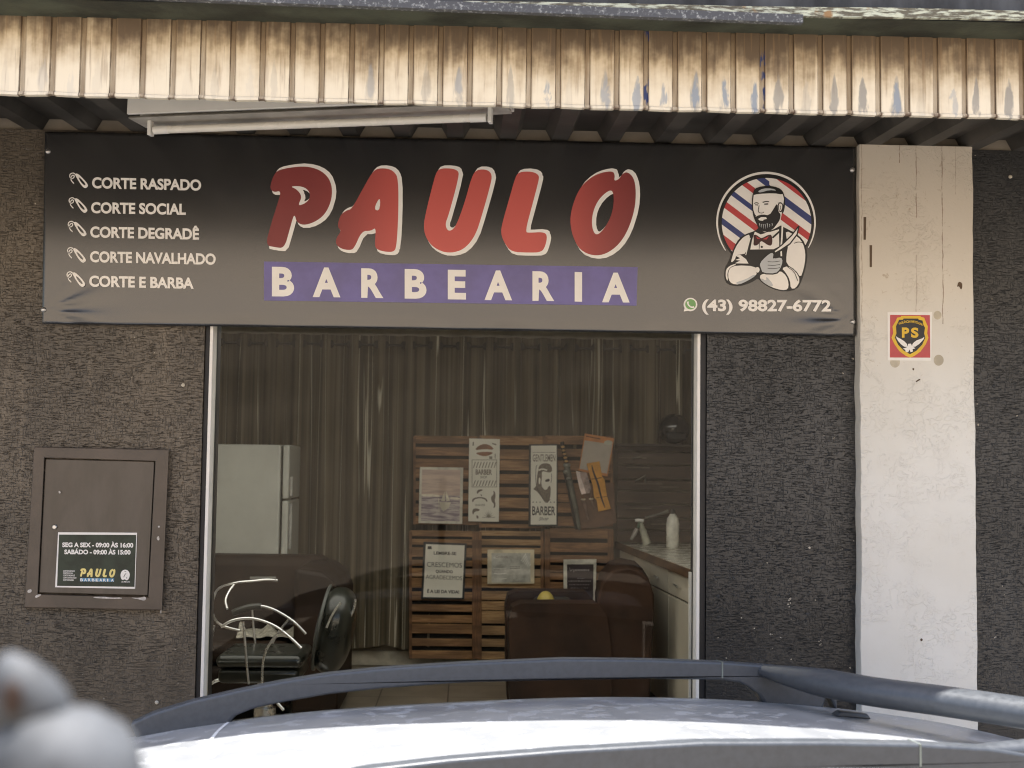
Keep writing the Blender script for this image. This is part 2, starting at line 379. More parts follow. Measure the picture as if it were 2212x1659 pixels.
def curtain_mat():
    m, t, b = new_mat('grey cloth with fold highlights'); n = N(t)
    s1 = n.noise(n.map((26, 0.01, .12)), 1, 3, .6); s2 = n.noise(n.map((13, .01, .16), (4, 0, 0)), 1, 2); s3 = n.noise(n.map((24, .01, .2), (9, 0, 0)), 1, 1)
    col = n.mix(n.ramp(s1, .35, .65), (.070, .056, .034), (.165, .135, .088))
    col = n.mix(n.math('MULTIPLY', n.ramp(n.math('ABSOLUTE', n.math('SUBTRACT', s2, .52)), .016, .003), n.ramp(s3, .40, .62, 0, .8)), col, (.70, .66, .55))  # thin pale lines: fold-edge highlights put in the cloth colour
    n.to(col, b.inputs['Base Color']); b.inputs['Roughness'].default_value = .8
    return m
def plaster(name, c, rough=.8): return mat(name, c, rough, var=.14, vs=4, bump=.25, bs=70)

white_print = mat('white print', (.84, .82, .79), .42, var=.03)
black_print = mat('black print', (.012, .012, .013), .4, var=.1)
metal_chrome = mat('chrome', (.93, .93, .92), .28, 1.0, var=.04)
metal_grey = mat('zinc screw', (.55, .54, .52), .35, .8, var=.15, vs=40)
white_paint = mat('white enamel', (.76, .75, .71), .35, var=.05, vs=4)
black_plastic = mat('black plastic trim', (.072, .080, .090), .40, var=.08, vs=60, bump=.12, bs=300, dist=.001)

# ------------------------------------------------------------------ ground
GZ = -0.42                                                   # street level below the shop floor (z = 0)
asphalt = mat('asphalt', (.25, .225, .19), .85, var=.2, vs=1, bump=.5, bs=180)
tag(MB().quad((-200, -200, GZ), (200, -200, GZ), (200, 200, GZ), (-200, 200, GZ)).build('street', asphalt), kind='structure')
paving = mat('pavement concrete', (.46, .44, .39), .8, var=.2, vs=2, bump=.4, bs=120)
tag(MB().box(-40, 40, -1.0, 0.0, GZ - .05, GZ + .14).build('pavement', paving, bevel=.015), kind='structure')

# ------------------------------------------------------------------ the building
FZ_MID = 1.6 + (1004 - 147) * 3.6 / 2800; FX_OFF = 0.0; TILE_OFF = 0.10
xl = at(441, 760, 0).x; xl2 = at(418, 1500, 0).x; xr = at(1526, 1100, 0).x; xp0 = at(1858, 900, -.06).x; xp1 = at(2107, 900, -.06).x
z_lint = at(1000, 690, 0).z; z_top = at(1850, 318, 0).z; z_up = 5.6
CRACKS = [(at(1979, 400, -.06).x, at(1979, 470, -.06).z, 4, .6), (at(2035, 400, -.06).x, at(2035, 700, -.06).z, 4, .65), (at(1978, 400, -.06).x, at(1978, 690, -.06).z, at(1978, 550, -.06).z, .35), (at(1943, 400, -.06).x, at(1943, 352, -.06).z, 4, .7),
          (at(1861, 400, -.06).x, at(1861, 700, -.06).z, 4, .45), (at(2104, 400, -.06).x, -1, 4, .35), (at(2064, 400, -.06).x, at(2064, 420, -.06).z, 4, .3)]
wall_l = wall_mat('brushed wall paint with brown haze', (.105, .085, .062), .8); wall_r = wall_mat('brushed black wall paint', (.036, .036, .036), .9)  # left paint browner than the right: haze over that side put in the colour
B = thing('barbershop_building', (0, 0, 0), 'single storey dark painted barbershop building with glass front and white pillar', 'building')
MB().box(-9, xl, 0, .18, -.5, z_lint + .02).build('facade_wall', wall_l, B, label='black brushed wall left of the glass front, browned by painted haze')
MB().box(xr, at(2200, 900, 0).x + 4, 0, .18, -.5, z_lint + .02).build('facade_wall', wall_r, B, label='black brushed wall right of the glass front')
mortar = plaster('old mortar', (.27, .235, .19))
xm = at(1000, 500, 0).x
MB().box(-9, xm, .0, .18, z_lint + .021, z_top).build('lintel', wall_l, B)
MB().box(xm + .001, at(2200, 900, 0).x + 4, .0, .18, z_lint + .021, z_top).build('lintel', wall_r, B)
MB().box(-9, at(2200, 900, 0).x + 4, .012, .18, z_top + .002, z_top + .42).build('mortar_bed', mortar, B)
MB().box(-9, at(2200, 900, 0).x + 4, .02, .2, z_top + .422, z_up).build('upper_wall', plaster('grey upper wall', (.2, .2, .2)), B)
rp = random.Random(21); nz_ = 84; zz = [-.5 + (z_top - .004 + .5) * k / nz_ for k in range(nz_ + 1)]
def rag(a):
    v = 0; out = []
    for k in range(nz_ + 1):
        v = v * .72 + rp.uniform(-a, a); out.append(v)
    return out
eL, eR = rag(.0022), rag(.0016)
rows = []
for k, z in enumerate(zz):
    a, b = xp0 + eL[k], xp1 + eR[k]
    rows.append([Vector((a - .001, .0, z)), Vector((a, -.054, z)), Vector((a + .002, -.0585, z)), Vector((a + .006, -.060, z)), Vector((b - .006, -.060, z)), Vector((b - .002, -.0585, z)), Vector((b, -.054, z)), Vector((b, .0, z))])
pm = MB().grid(rows).build('pillar', pillar_mat(), B, smooth=True)
d = Dec(-.0605, (3250) / 1.80832, 550 / 1.80832, .57252 / 1.80832); d2 = Dec(-.0605, 3300 / 1.80832, 2100 / 1.80832, .42194 / 1.80832)
hole_m = mat('bare brown hole', (.11, .075, .05), .9); patch_m = mat('beige filler', (.60, .545, .43), .75, bump=.3, bs=90)
for q in ([(215, 520), (234, 520), (231, 675), (215, 675)], [(256, 712), (274, 712), (272, 862), (257, 862)]): d.poly(MB(), q).build('slot_hole', hole_m, B)
for q in ([(862, 960), (888, 968), (890, 1000), (880, 1018), (866, 990), (852, 1000)], [(548, 1550), (562, 1552), (560, 1566), (550, 1566)], [(570, 1640), (600, 1622), (604, 1630), (575, 1648)]): d.poly(MB(), q, 0, 1).build('nail_hole', hole_m, B)
d2.disc(MB(), 710, 946, 11, 13).build('nail_hole', hole_m, B)
for x, y, r in ((720, 1190, 27), (728, 1497, 34), (430, 1510, 34)): d.disc(MB(), x, y, r, r * 1.1, 0).build('filler_patch', patch_m, B)
# painted jambs, ledge above the canopy
jamb = mat('dark jamb paint', (.018, .018, .020), .55, var=.2)
xs0 = at(457, 900, .03).x; xs1 = at(1509, 900, .03).x
MB().box(xl + .002, at(456, 760, .012).x, .012, .20, -.02, z_lint).build('door_jamb', jamb, B)
MB().box(at(1511, 1100, .012).x, xr - .002, .012, .20, -.02, z_lint).build('door_jamb', jamb, B)
tarry = mat('tarred slab', (.055, .060, .066), .75, var=.5, vs=7, stretch=(1, 1, .4), bump=.4, bs=50)
zl = at(1106, 37, -1.36).z
lg = MB()
for k in (0,):
    a = [at(x, y, -1.36) for x, y in ((-300, -12), (2600, 51))]
    lg.hexa([(-6, -1.36, a[0].z - (a[0].x + 6) * (a[1].z - a[0].z) / (a[1].x - a[0].x) * 0), (6, -1.36, a[1].z), (6, -1.36, a[1].z + .2), (-6, -1.36, a[0].z + .2)],
            [(-6, .01, a[0].z + .06), (6, .01, a[1].z + .06), (6, .01, a[1].z + .2), (-6, .01, a[0].z + .2)])
slab_z = (a[0].z, a[1].z)
soffit = mat('dark green soffit', (.055, .062, .042), .8, var=.4, vs=5, bump=.4, bs=60)  # dark greenish base with mottled tone
lg.build('ledge_slab', tarry, B)
MB().quad((-6, -1.352, slab_z[0] - .003), (6, -1.352, slab_z[1] - .003), (6, -.3, slab_z[1] + .035), (-6, -.3, slab_z[0] + .035)).build('ledge_soffit', soffit, B)
lichen_m, t_, b_ = new_mat('pale lichen crust'); n_ = N(t_)
c_ = n_.mix(n_.ramp(n_.noise(n_.map((6, 1, 40)), 3, 5, .7), .45, .58), (.13, .12, .09), (.58, .62, .50))
n_.to(n_.mix(n_.ramp(n_.noise(None, 21, 4), .6, .7), c_, (.32, .20, .10)), b_.inputs['Base Color']); b_.inputs['Roughness'].default_value = .9
n_.to(n_.bump(n_.noise(None, 70, 4), .8, .006), b_.inputs['Normal'])
lc = MB()
top = [(x, y) for x, y in ((1000, 2), (1178, 4), (1438, 9), (1600, 13), (1735, 15), (1900, 16), (2050, 19), (2330, 27))]
bot = [(1000, 6), (1178, 10), (1438, 20), (1600, 27), (1735, 35), (1900, 37), (2050, 39), (2330, 44)]
fr_ = [at(x, y, -1.375) for x, y in top]; fb_ = [at(x, y, -1.375) for x, y in bot]
for i in range(len(top) - 1):
    o_ = Vector((0, .014, 0)); lc.hexa([fr_[i], fr_[i + 1], fb_[i + 1], fb_[i]], [fr_[i] + o_, fr_[i + 1] + o_, fb_[i + 1] + o_, fb_[i] + o_])
lc.build('ledge_drip_edge', lichen_m, B)
fl = MB(); A_ = [at(330, -22, -1.40), at(1735, 31, -1.40), at(1735, 49, -1.40), at(330, -4, -1.40)]
fl.hexa(A_, [p + Vector((0, .022, 0)) for p in A_])
fm, t_, b_ = new_mat('grey flashing with pale scuffs'); n_ = N(t_)
n_.to(n_.mix(n_.ramp(n_.noise(n_.map((1, 1, 1)), 75, 5, .75), .52, .66), (.075, .08, .09), (.40, .42, .42)), b_.inputs['Base Color']); b_.inputs['Roughness'].default_value = .7
fl.build('ledge_flashing', fm, B)
# ---- interior shell
BW = 5.5
inner = plaster('cream interior wall', (.34, .30, .24)); 
MB().box(-2.75, 2.05, BW, BW + .12, -.02, 3.0).build('interior_wall', inner, B)
MB().box(-2.87, -2.75, .2, BW + .12, -.02, 3.0).build('interior_wall', inner, B)
MB().box(2.05, 2.17, .2, BW + .12, -.02, 3.0).build('interior_wall', inner, B)
MB().box(-2.75, 2.05, BW - .016, BW - .001, 0.02, .13).build('skirting_board', mat('pale skirting', (.48, .44, .36), .5), B)
MB().quad((-2.87, .18, 3.0), (2.17, .18, 3.0), (2.17, 3.0, 3.0), (-2.87, 3.0, 3.0)).build('added_roof_light', sheet_mat(), B)  # unseen translucent sheet added so daylight fills the room
MB().box(-2.87, 2.17, 3.0, BW + .12, 3.0, 3.06).build('ceiling', inner, B)
MB().box(xl, xr, .004, .189, -.5, -.002).build('threshold', paving, B)
tag(MB().box(-2.75, 2.05, .19, BW, -.45, 0.0).build('shop_floor', tile_mat()), kind='structure')
# ---- shop window: white aluminium strips and the pane
W = bpy.data.objects.new('shop_window', None); COL.objects.link(W); W.parent = B
al = mat('white aluminium', (.84, .82, .78), .45, 0, var=.03)
p0, p1 = at(462, 760, .05), at(1503, 1100, .05)
MB().box(p0.x - .006, p0.x + .006, -.002, .075, 0, z_lint).build('window_frame', al, W, bevel=.002)
MB().box(p1.x - .006, p1.x + .006, -.002, .075, 0, z_lint).build('window_frame', al, W, bevel=.002)
MB().box(at(1491, 1300, .09).x - .004, at(1491, 1300, .09).x + .004, .085, .11, 0, at(1491, 1236, .09).z).build('window_frame', al, W)
MB().quad((p0.x + .007, .055, 0), (p1.x - .007, .055, 0), (p1.x - .007, .055, z_lint), (p0.x + .007, .055, z_lint)).build('window_pane', glass_mat(), W)

# ------------------------------------------------------------------ canopy
C = thing('street_canopy', (0, -1.2, 2.6), 'stained cream ribbed metal canopy strip over the barbershop front with dark corrugated underside', 'canopy')
prof = [(0, 0), (.80, 0), (.835, .007), (.965, .007), (1.0, 0)]
xa, xb = -3.2, 3.2; f0t, f1t = at(0, 30, -1.2), at(2212, 84, -1.2); f0b, f1b = at(0, 204, -1.2), at(2212, 257, -1.2)
def lin(p, q, x): return p.z + (q.z - p.z) * (x - p.x) / (q.x - p.x)
k0 = math.floor((xa + 8) / PITCH); xs = []
FX_OFF = (PITCH * 200 - (at(50, 120, -1.2).x + 8)) % PITCH - PITCH * .08
FX_OFF = FX_OFF % PITCH
k = 0
while k * PITCH - 8 - FX_OFF < xb:
    if k * PITCH - 8 - FX_OFF > xa:
        for u, d_ in prof[:-1]: xs.append((k * PITCH - 8 - FX_OFF + u * PITCH, d_))
    k += 1
rows = []; 
for i, (x, d_) in enumerate(xs):
    zt, zb = lin(f0t, f1t, x) + .02, lin(f0b, f1b, x) + (.0025 if d_ > 0 else 0) + .0012 * math.sin(x * 31)
    rows.append([Vector((x, -1.2 + d_, zt)), Vector((x, -1.2 + d_, zb + .011)), Vector((x, -1.2 + d_ * .3 - .005, zb + .008)), Vector((x, -1.2 + d_ * .3 - .006, zb)), Vector((x, -1.19, zb - .001)), Vector((x, -1.18, zb + .004))])
MB().grid(rows).build('fascia', fascia_mat(), C)
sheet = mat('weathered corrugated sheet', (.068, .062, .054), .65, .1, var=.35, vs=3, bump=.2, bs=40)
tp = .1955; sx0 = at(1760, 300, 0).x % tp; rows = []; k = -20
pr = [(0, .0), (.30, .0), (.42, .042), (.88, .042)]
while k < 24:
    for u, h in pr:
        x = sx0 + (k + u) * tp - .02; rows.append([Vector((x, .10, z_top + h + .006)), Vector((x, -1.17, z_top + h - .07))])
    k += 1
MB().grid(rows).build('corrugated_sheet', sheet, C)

# ------------------------------------------------------------------ tube light under the canopy
def pt_d(px, py, dist): return at(px, py, CAM.y + dist)
L0, L1 = pt_d(333, 281, 4.14), pt_d(1051, 249, 3.9); L1.z = L0.z
T = thing('tube_light', (L0 + L1) / 2 + Vector((0, 0, .1)), 'white twin rail fluorescent tube fixture hanging askew under the canopy', 'light fixture')
ax = (L1 - L0).normalized(); sd_ = Vector((-ax.y, ax.x, 0))
a0 = L0 - ax * .065; a1 = L1 + ax * .065
def trough(o, wt, wb, z0, z1, mb):
    q = [a0 + sd_ * (o - wb) + Vector((0, 0, z0)), a0 + sd_ * (o + wb) + Vector((0, 0, z0)), a0 + sd_ * (o + wt) + Vector((0, 0, z1)), a0 + sd_ * (o - wt) + Vector((0, 0, z1))]
    return mb.hexa(q, [p + (a1 - a0) for p in q])
trough(.07, .03, .045, .045, .105, MB()).build('housing', white_paint, T, bevel=.003)
trough(-.055, .004, .006, .038, .092, MB()).build('side_rail', white_paint, T, bevel=.002)
trough(.01, .05, .062, .028, .037, MB()).build('reflector', mat('grey reflector', (.42, .40, .36), .5), T)
MB().tube([L0 + ax * .01, L1 - ax * .01], .0125, 14).build('tube', mat('unlit white tube', (.72, .70, .64), .25, var=.03), T, smooth=True)
for p, s in ((L0, 1), (L1, -1)):
    MB().tube([p, p + ax * s * .05], .0138, 14).build('tube_cap', white_paint, T, smooth=True)
    q = p - ax * s * .006
    MB().hexa([q + sd_ * -.014 + Vector((0, 0, -.018)), q + sd_ * .014 + Vector((0, 0, -.018)), q + sd_ * .014 + Vector((0, 0, .045)), q + sd_ * -.014 + Vector((0, 0, .045))],
              [v - ax * s * .012 for v in (q + sd_ * -.014 + Vector((0, 0, -.018)), q + sd_ * .014 + Vector((0, 0, -.018)), q + sd_ * .014 + Vector((0, 0, .045)), q + sd_ * -.014 + Vector((0, 0, .045)))]).build('socket', white_paint, T, bevel=.002)

# ------------------------------------------------------------------ banner
BY = -.035
b00, b10, b01, b11 = at(91, 699, BY), at(1849, 726, BY), at(97, 284, BY), at(1848, 318, BY)
BN = thing('shop_banner', (b00 + b10) / 2, 'wide black vinyl barbershop banner with red PAULO lettering and barber emblem', 'banner')
rows = []
for j in range(61):
    v = j / 60; row = []
    for i in range(241):
        u = i / 240; p = (b00 * (1 - u) + b10 * u) * (1 - v) + (b01 * (1 - u) + b11 * u) * v; dy = 0
        for cu, cv, sgn in ((0.002, .075, 1), (.998, .09, -1)):
            du, dv = (u - cu) * sgn * 3.0, (v - cv) * .71
            rr = math.hypot(du, dv)
            if 0.005 < rr < .42 and du > 0:
                an = math.atan2(dv, du); fall = max(0, 1 - rr / .36) ** 1.3 * min(1, rr / .05)
                if v < .26: dy += .0045 * fall * (1 + math.sin(an * 13 + .7)) * math.exp(-(an / .75) ** 2)
        if v < .06: dy += .0030 * (1 + math.sin(u * 47) * math.sin(u * 13 + 1)) * (1 - v / .06)
        if v > .93: dy += .0012 * (1 + math.sin(u * 60)) * (v - .93) / .07
        row.append(p + Vector((0, dy - .004 * math.sin(math.pi * v) * math.sin(math.pi * u) * 0, 0)))
    rows.append(row)
vinyl = vinyl_mat()
o = MB().grid(rows).build('banner_sheet', vinyl, BN, smooth='all')
m_ = o.modifiers.new('thick', 'SOLIDIFY'); m_.thickness = .0012; m_.offset = -1
scr = lambda px, py: MB().lathe([(.0095, 0), (.0095, .002), (.006, .006), (.001, .007)], at(px, py, BY - .001), (0, -1, 0), 16).build('screw', metal_grey, BN, smooth=True)
scr(104, 327); scr(94, 669); scr(1841, 367); scr(1842, 695)
DY = BY - .0010                                               # printed layer planes, a few mm proud of the sheet's waves
D5 = Dec(DY, 525.35, 304.15, .4)
LET = {
 'P': ([(145,262),(150,225),(168,180),(190,158),(260,143),(340,137),(410,155),(460,195),(482,255),(475,330),(440,400),(385,440),(325,457),(290,440),(281,408),(272,402),(248,490),(222,580),(170,575),(120,563),(150,450),(185,340),(202,285),(195,270),(170,278)],
       [[(252,246),(310,244),(350,262),(364,300),(345,332),(305,350),(299,342),(318,300),(290,262)]]),
 'A': ([(720,150),(775,148),(815,165),(838,205),(838,400),(828,575),(812,600),(770,600),(720,587),(710,560),(718,466),(690,487),(640,487),(600,580),(575,592),(525,582),(498,555),(505,520),(530,487),(510,465),(515,430),(530,395),(560,375),(585,370),(640,270),(690,180)],
       [[(741,296),(738,380),(703,370)]]),
 'U': ([(1060,150),(1120,148),(1160,160),(1166,190),(1110,400),(1090,450),(1104,487),(1132,482),(1158,440),(1200,320),(1235,190),(1262,155),(1320,155),(1345,185),(1335,240),(1290,400),(1255,510),(1200,580),(1140,604),(1080,602),(1020,570),(985,520),(973,460),(990,370),(1020,250),(1040,175)], []),
 'L': ([(1490,168),(1560,165),(1598,185),(1596,215),(1560,350),(1522,492),(1545,497),(1620,492),(1643,510),(1632,570),(1610,602),(1540,604),(1450,600),(1415,560),(1390,500),(1400,440),(1440,300),(1470,195)], []),
 'O': ([(2030,208),(2045,180),(2075,166),(2110,200),(2122,270),(2115,370),(2080,480),(2030,560),(1960,612),(1890,622),(1820,592),(1780,520),(1763,430),(1780,340),(1820,250),(1880,195),(1940,170),(1995,163),(2008,185),(2002,218)],
       [[(1996,262),(2003,330),(1987,410),(1945,482),(1905,514),(1883,470),(1884,400),(1910,330),(1955,280)]])}
def paulo(D, red, white, l, tx=lambda p: p, s=1.0):
    for q, h in LET.values():
        t_ = lambda pp: [tx(p) for p in pp]
        if white is not None:
            for i, (dx, dy) in enumerate(((18, -15), (23, 0), (18, 17), (11, -16), (9, 17))): D.poly(white, t_(q), l + i * .1, 1, [t_(x) for x in h], dx * s, dy * s)
        D.poly(red, t_(q), l + 1, 2, [t_(x) for x in h])
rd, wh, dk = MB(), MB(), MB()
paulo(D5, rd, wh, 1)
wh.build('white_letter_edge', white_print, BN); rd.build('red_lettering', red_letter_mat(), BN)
bl = MB(); D5.poly(bl, [(112, 652), (2130, 682), (2124, 890), (112, 862)], 1)
bl.build('blue_band', mat('blue violet print', (.15, .132, .34), .4, var=.1), BN)
wl = MB()
wl2 = MB()
for i, (ch, x0, x1) in enumerate((('B', 155, 275), ('A', 375, 525), ('R', 637, 757), ('B', 872, 990), ('E', 1105, 1203), ('A', 1303, 1452), ('R', 1562, 1680), ('I', 1790, 1830), ('A', 1938, 2087))):
    yb = 840 + 32 * i / 8; D5.text(wl2, ch, (x0, yb), (x1, yb + 1.5), 160, 2, .042)
wl2.build('white_lettering', white_print, BN)
D4 = Dec(DY, 55.3, 276.5, .26672)
for i, (tx_, L, Rr, ic) in enumerate((('CORTE RASPADO', (538, 488), (1422, 508), (355, 360)), ('CORTE SOCIAL', (530, 690), (1298, 704), (350, 560)), ('CORTE DEGRADÊ', (523, 887), (1405, 905), (343, 751)),
                                      ('CORTE NAVALHADO', (522, 1087), (1540, 1108), (338, 964)), ('CORTE E BARBA', (515, 1285), (1362, 1303), (333, 1160)))):
    D4.text(MB(), tx_, L, Rr, 90, 1, .036).build('white_lettering', white_print, BN); wl = MB()
    o_ = lambda pp: [(x - 355 + ic[0], y - 360 + ic[1]) for x, y in pp]
    D4.poly(wl, o_([(398, 374), (420, 366), (470, 412), (506, 458), (503, 478), (480, 490), (452, 466), (418, 412)]), 1, 1, [o_([(424, 394), (452, 412), (487, 456), (478, 466), (450, 442)])])
    D4.ribbon(wl, o_([(404, 376), (385, 362), (360, 372), (356, 395), (370, 412), (390, 405), (396, 386), (380, 380), (366, 400), (368, 425), (392, 450)]), 8, 1.2, 2); wl.build('clipper_icon', white_print, BN)
D6 = Dec(DY, 1437.8, 331.8, .23333)
D6.text(MB(), '(43) 98827-6772', (338, 1458), (1532, 1462), 106, 1, .034).build('white_lettering', white_print, BN); wl = MB()
# messenger badge
D6.disc(wl, 230, 1397, 64, 62, 1); D6.poly(wl, [(178, 1420), (168, 1462), (222, 1452)], 1.2)
gr = MB(); D6.disc(gr, 231, 1395, 49, 48, 2); gr.build('green_badge', mat('green print', (.17, .36, .13), .4, var=.05), BN)
D6.ribbon(wl, [(205, 1370), (207, 1395), (225, 1416), (248, 1425), (262, 1418)], lambda t: 13 + 10 * abs(2 * t - 1) ** 3, 3)
# ---- barber emblem
def clip(poly, a, b, c):
    out = []
    for i in range(len(poly)):
        p, q = poly[i], poly[(i + 1) % len(poly)]; fp, fq = a * p[0] + b * p[1] - c, a * q[0] + b * q[1] - c
        if fp >= 0: out.append(p)
        if (fp >= 0) != (fq >= 0):
            t = fp / (fp - fq); out.append((p[0] + (q[0] - p[0]) * t, p[1] + (q[1] - p[1]) * t))
    return out
ell = lambda cx, cy, rx, ry, n=64: [(cx + rx * math.cos(2 * math.pi * i / n), cy + ry * math.sin(2 * math.pi * i / n)) for i in range(n)]
blk, sk, shade = MB(), MB(), MB(); red, blu = MB(), MB(); cream = MB()
E0 = clip(ell(935, 640, 415, 415), 0, -1, -945)
E0 = clip(E0, 0, -1, -940)
D6.poly(blk, clip(ell(933, 640, 432, 436), 0, -1, -1010), .6)
D6.poly(cream, E0, 1)
def band(mb, lo, hi, side, sl=.75):
    q = clip(E0, -sl, 1, lo); q = clip(q, sl, -1, -hi); q = clip(q, -side, 0, -side * 960 * 1.0) if side > 0 else clip(q, 1, 0, 960)
    if len(q) > 2: D6.poly(mb, q, 2)
for lo, hi in ((351, 436), (25, 95), (-300, -240)): band(red, lo, hi, 1)
for lo, hi in ((200, 265), (-125, -70), (-462, -395)): band(blu, lo, hi, 1)
for lo, hi in ((-262, -188), (-620, -535)): band(red, lo, hi, -1)
for lo, hi in ((-430, -355), (-100, -30)): band(blu, lo, hi, -1)
ring = []
for i in range(61):
    a_ = math.pi * (1.19 - 1.36 * i / 60) ; ring.append((930 + 453 * math.cos(a_), 638 - 460 * math.sin(a_)))
D6.ribbon(cream, ring, lambda t: 6 + 16 * math.sin(math.pi * min(1, max(0, t))) ** .5, 1, 1)
# torso outline, shirt, apron, arms
D6.poly(blk, [(585, 1000), (630, 870), (680, 785), (740, 745), (830, 715), (870, 680), (1060, 660), (1110, 690), (1200, 735), (1268, 790), (1304, 870), (1314, 960), (1292, 1080), (1262, 1175), (1222, 1256), (1110, 1278), (1000, 1255), (900, 1198), (860, 1150), (800, 1192), (690, 1228), (600, 1218), (556, 1186), (544, 1120), (555, 1045)], 3, 1)
D6.poly(sk, [(612, 970), (645, 870), (700, 790), (745, 758), (782, 748), (772, 830), (742, 925), (700, 932), (655, 940), (640, 985), (605, 1012)], 4, 1)
D6.poly(sk, [(1112, 712), (1200, 755), (1252, 797), (1286, 870), (1296, 960), (1278, 1070), (1250, 1150), (1205, 1080), (1118, 1024), (1118, 940), (1135, 850), (1118, 780)], 4, 1)
D6.poly(sk, [(826, 722), (880, 748), (985, 720), (1050, 700), (1052, 860), (1000, 885), (784, 888), (800, 800)], 4)
D6.ribbon(sk, [(1082, 655), (1078, 760), (1068, 880), (1072, 950)], 15, 5)
D6.ribbon(sk, [(784, 780), (762, 860), (742, 940)], 8, 5)
D6.poly(sk, [(580, 1095), (600, 1055), (660, 1034), (828, 1042), (846, 1090), (838, 1128), (760, 1178), (680, 1213), (612, 1205), (582, 1165)], 4, 1)
D6.poly(sk, [(558, 1075), (590, 1040), (640, 1022), (655, 1028), (598, 1050), (570, 1100), (578, 1185), (556, 1150)], 4.5, 1)
D6.poly(sk, [(648, 945), (690, 936), (745, 978), (768, 1018), (640, 1016), (690, 990), (645, 985), (690, 968)], 4.5)
D6.poly(sk, [(868, 1135), (900, 1112), (1000, 1108), (1060, 1082), (1118, 1130), (1140, 1200), (1132, 1258), (1080, 1266), (980, 1238), (890, 1184)], 4, 1)
D6.poly(sk, [(1075, 1062), (1130, 1040), (1205, 1090), (1248, 1172), (1205, 1248), (1158, 1250), (1152, 1172), (1112, 1100)], 4, 1)
D6.poly(shade, [(640, 1195), (740, 1165), (820, 1118), (836, 1130), (760, 1178), (680, 1213)], 5, 1)
D6.poly(shade, [(880, 1150), (935, 1180), (930, 1130), (1000, 1215), (980, 1236), (890, 1184)], 5, 1)
D6.poly(blk, [(868, 1010), (925, 945), (985, 905), (1010, 925), (1008, 968), (1078, 948), (1096, 1000), (1070, 1078), (1024, 1122), (898, 1118), (862, 1062)], 5, 1)
D6.poly(shade, [(876, 1008), (930, 952), (982, 915), (1000, 930), (998, 975), (1070, 960), (1085, 1000), (1060, 1070), (1018, 1110), (902, 1106), (872, 1060)], 6, 1)
for y_ in (1000, 1032, 1062): D6.ribbon(blk, [(945, y_), (1000, y_ + 4), (1060, y_ - 6)], 5, 7)
D6.poly(blk, [(830, 1030), (868, 1018), (896, 1100), (862, 1116), (838, 1100)], 7); D6.disc(sk, 850, 1076, 20, 26, 8)
D6.poly(blk, [(998, 912), (1075, 838), (1165, 750), (1228, 668), (1242, 668), (1224, 750), (1155, 840), (1070, 905), (1012, 928)], 6)
D6.poly(sk, [(1010, 905), (1082, 848), (1170, 762), (1224, 692), (1212, 745), (1148, 830), (1062, 888), (1016, 914)], 7)
D6.poly(blk, [(1000, 925), (1058, 905), (1062, 962), (992, 972)], 7)
# head
D6.poly(blk, [(806, 370), (830, 330), (870, 306), (950, 298), (1040, 312), (1085, 345), (1104, 400), (1106, 480), (1092, 550), (1068, 560), (1062, 640), (1020, 700), (940, 735), (870, 712), (838, 640), (818, 600), (802, 520), (798, 440)], 5, 1)
D6.poly(sk, [(816, 380), (840, 368), (1000, 362), (1084, 372), (1096, 420), (1090, 470), (1060, 640), (1060, 668), (930, 740), (876, 700), (836, 590), (812, 520), (809, 450)], 6)
D6.poly(blk, [(830, 590), (850, 574), (900, 562), (960, 572), (1000, 512), (1034, 455), (1044, 540), (1066, 560), (1060, 610), (1030, 655), (990, 705), (920, 728), (870, 700), (845, 645)], 7, 1)
D6.poly(sk, [(856, 606), (884, 588), (930, 588), (938, 604), (908, 612), (902, 622), (872, 620)], 8)
for x_ in (868, 884, 902, 920, 940, 962, 985): D6.ribbon(shade, [(x_, 640 + (x_ % 3) * 6), (x_ + 4, 664), (x_ + 8 - (x_ - 868) * .1, 700 - abs(x_ - 915) * .4)], lambda t: 7 * (1 - t) + 1, 8)
D6.poly(blk, [(808, 386), (815, 340), (850, 310), (950, 296), (1045, 314), (1086, 350), (1088, 380), (1000, 366), (850, 374)], 7, 1)
D6.poly(shade, [(850, 352), (900, 322), (990, 322), (1035, 345), (960, 336), (880, 362)], 8, 1)
D6.poly(blk, [(1036, 455), (1076, 448), (1094, 490), (1078, 545), (1048, 540)], 7, 1); D6.poly(sk, [(1046, 466), (1074, 460), (1083, 492), (1068, 534), (1050, 526)], 8, 1)
D6.ribbon(blk, [(1058, 480), (1068, 495), (1060, 520)], 5, 9)
for q, wd in (([(820, 462), (842, 452), (862, 462)], 8), ([(898, 452), (930, 442), (958, 446)], 9), ([(828, 474), (856, 476)], 8), ([(914, 468), (950, 466)], 11), ([(866, 480), (856, 530), (866, 548), (896, 552), (910, 540)], 6), ([(826, 568), (836, 578)], 7)):
    D6.ribbon(blk, q, wd, 8)
bt = MB(); D6.poly(bt, [(812, 752), (838, 750), (880, 782), (896, 782), (950, 752), (980, 750), (990, 800), (982, 852), (950, 850), (896, 812), (880, 812), (850, 850), (812, 852), (818, 800)], 7, 1)
D6.poly(red, [(836, 765), (880, 790), (850, 790)], 8); D6.poly(red, [(900, 792), (955, 765), (935, 795)], 8)
for q, wd in (([(900, 735), (975, 715), (1055, 680)], 7), ([(990, 780), (1055, 720)], 16), ([(870, 820), (866, 885)], 5), ([(1190, 830), (1235, 815), (1285, 832)], 6), ([(1130, 1050), (1190, 1090), (1225, 1180)], 6)): D6.ribbon(blk, q, wd, 6.5)
D6.disc(blk, 891, 864, 10, 10, 6)
EM = blk.build('barber_emblem', black_print, BN); cream.build('white_oval', white_print, EM); sk.build('white_figure', white_print, EM)
shade.build('grey_shading', mat('pale blue grey print', (.50, .53, .56), .4, var=.05), EM)
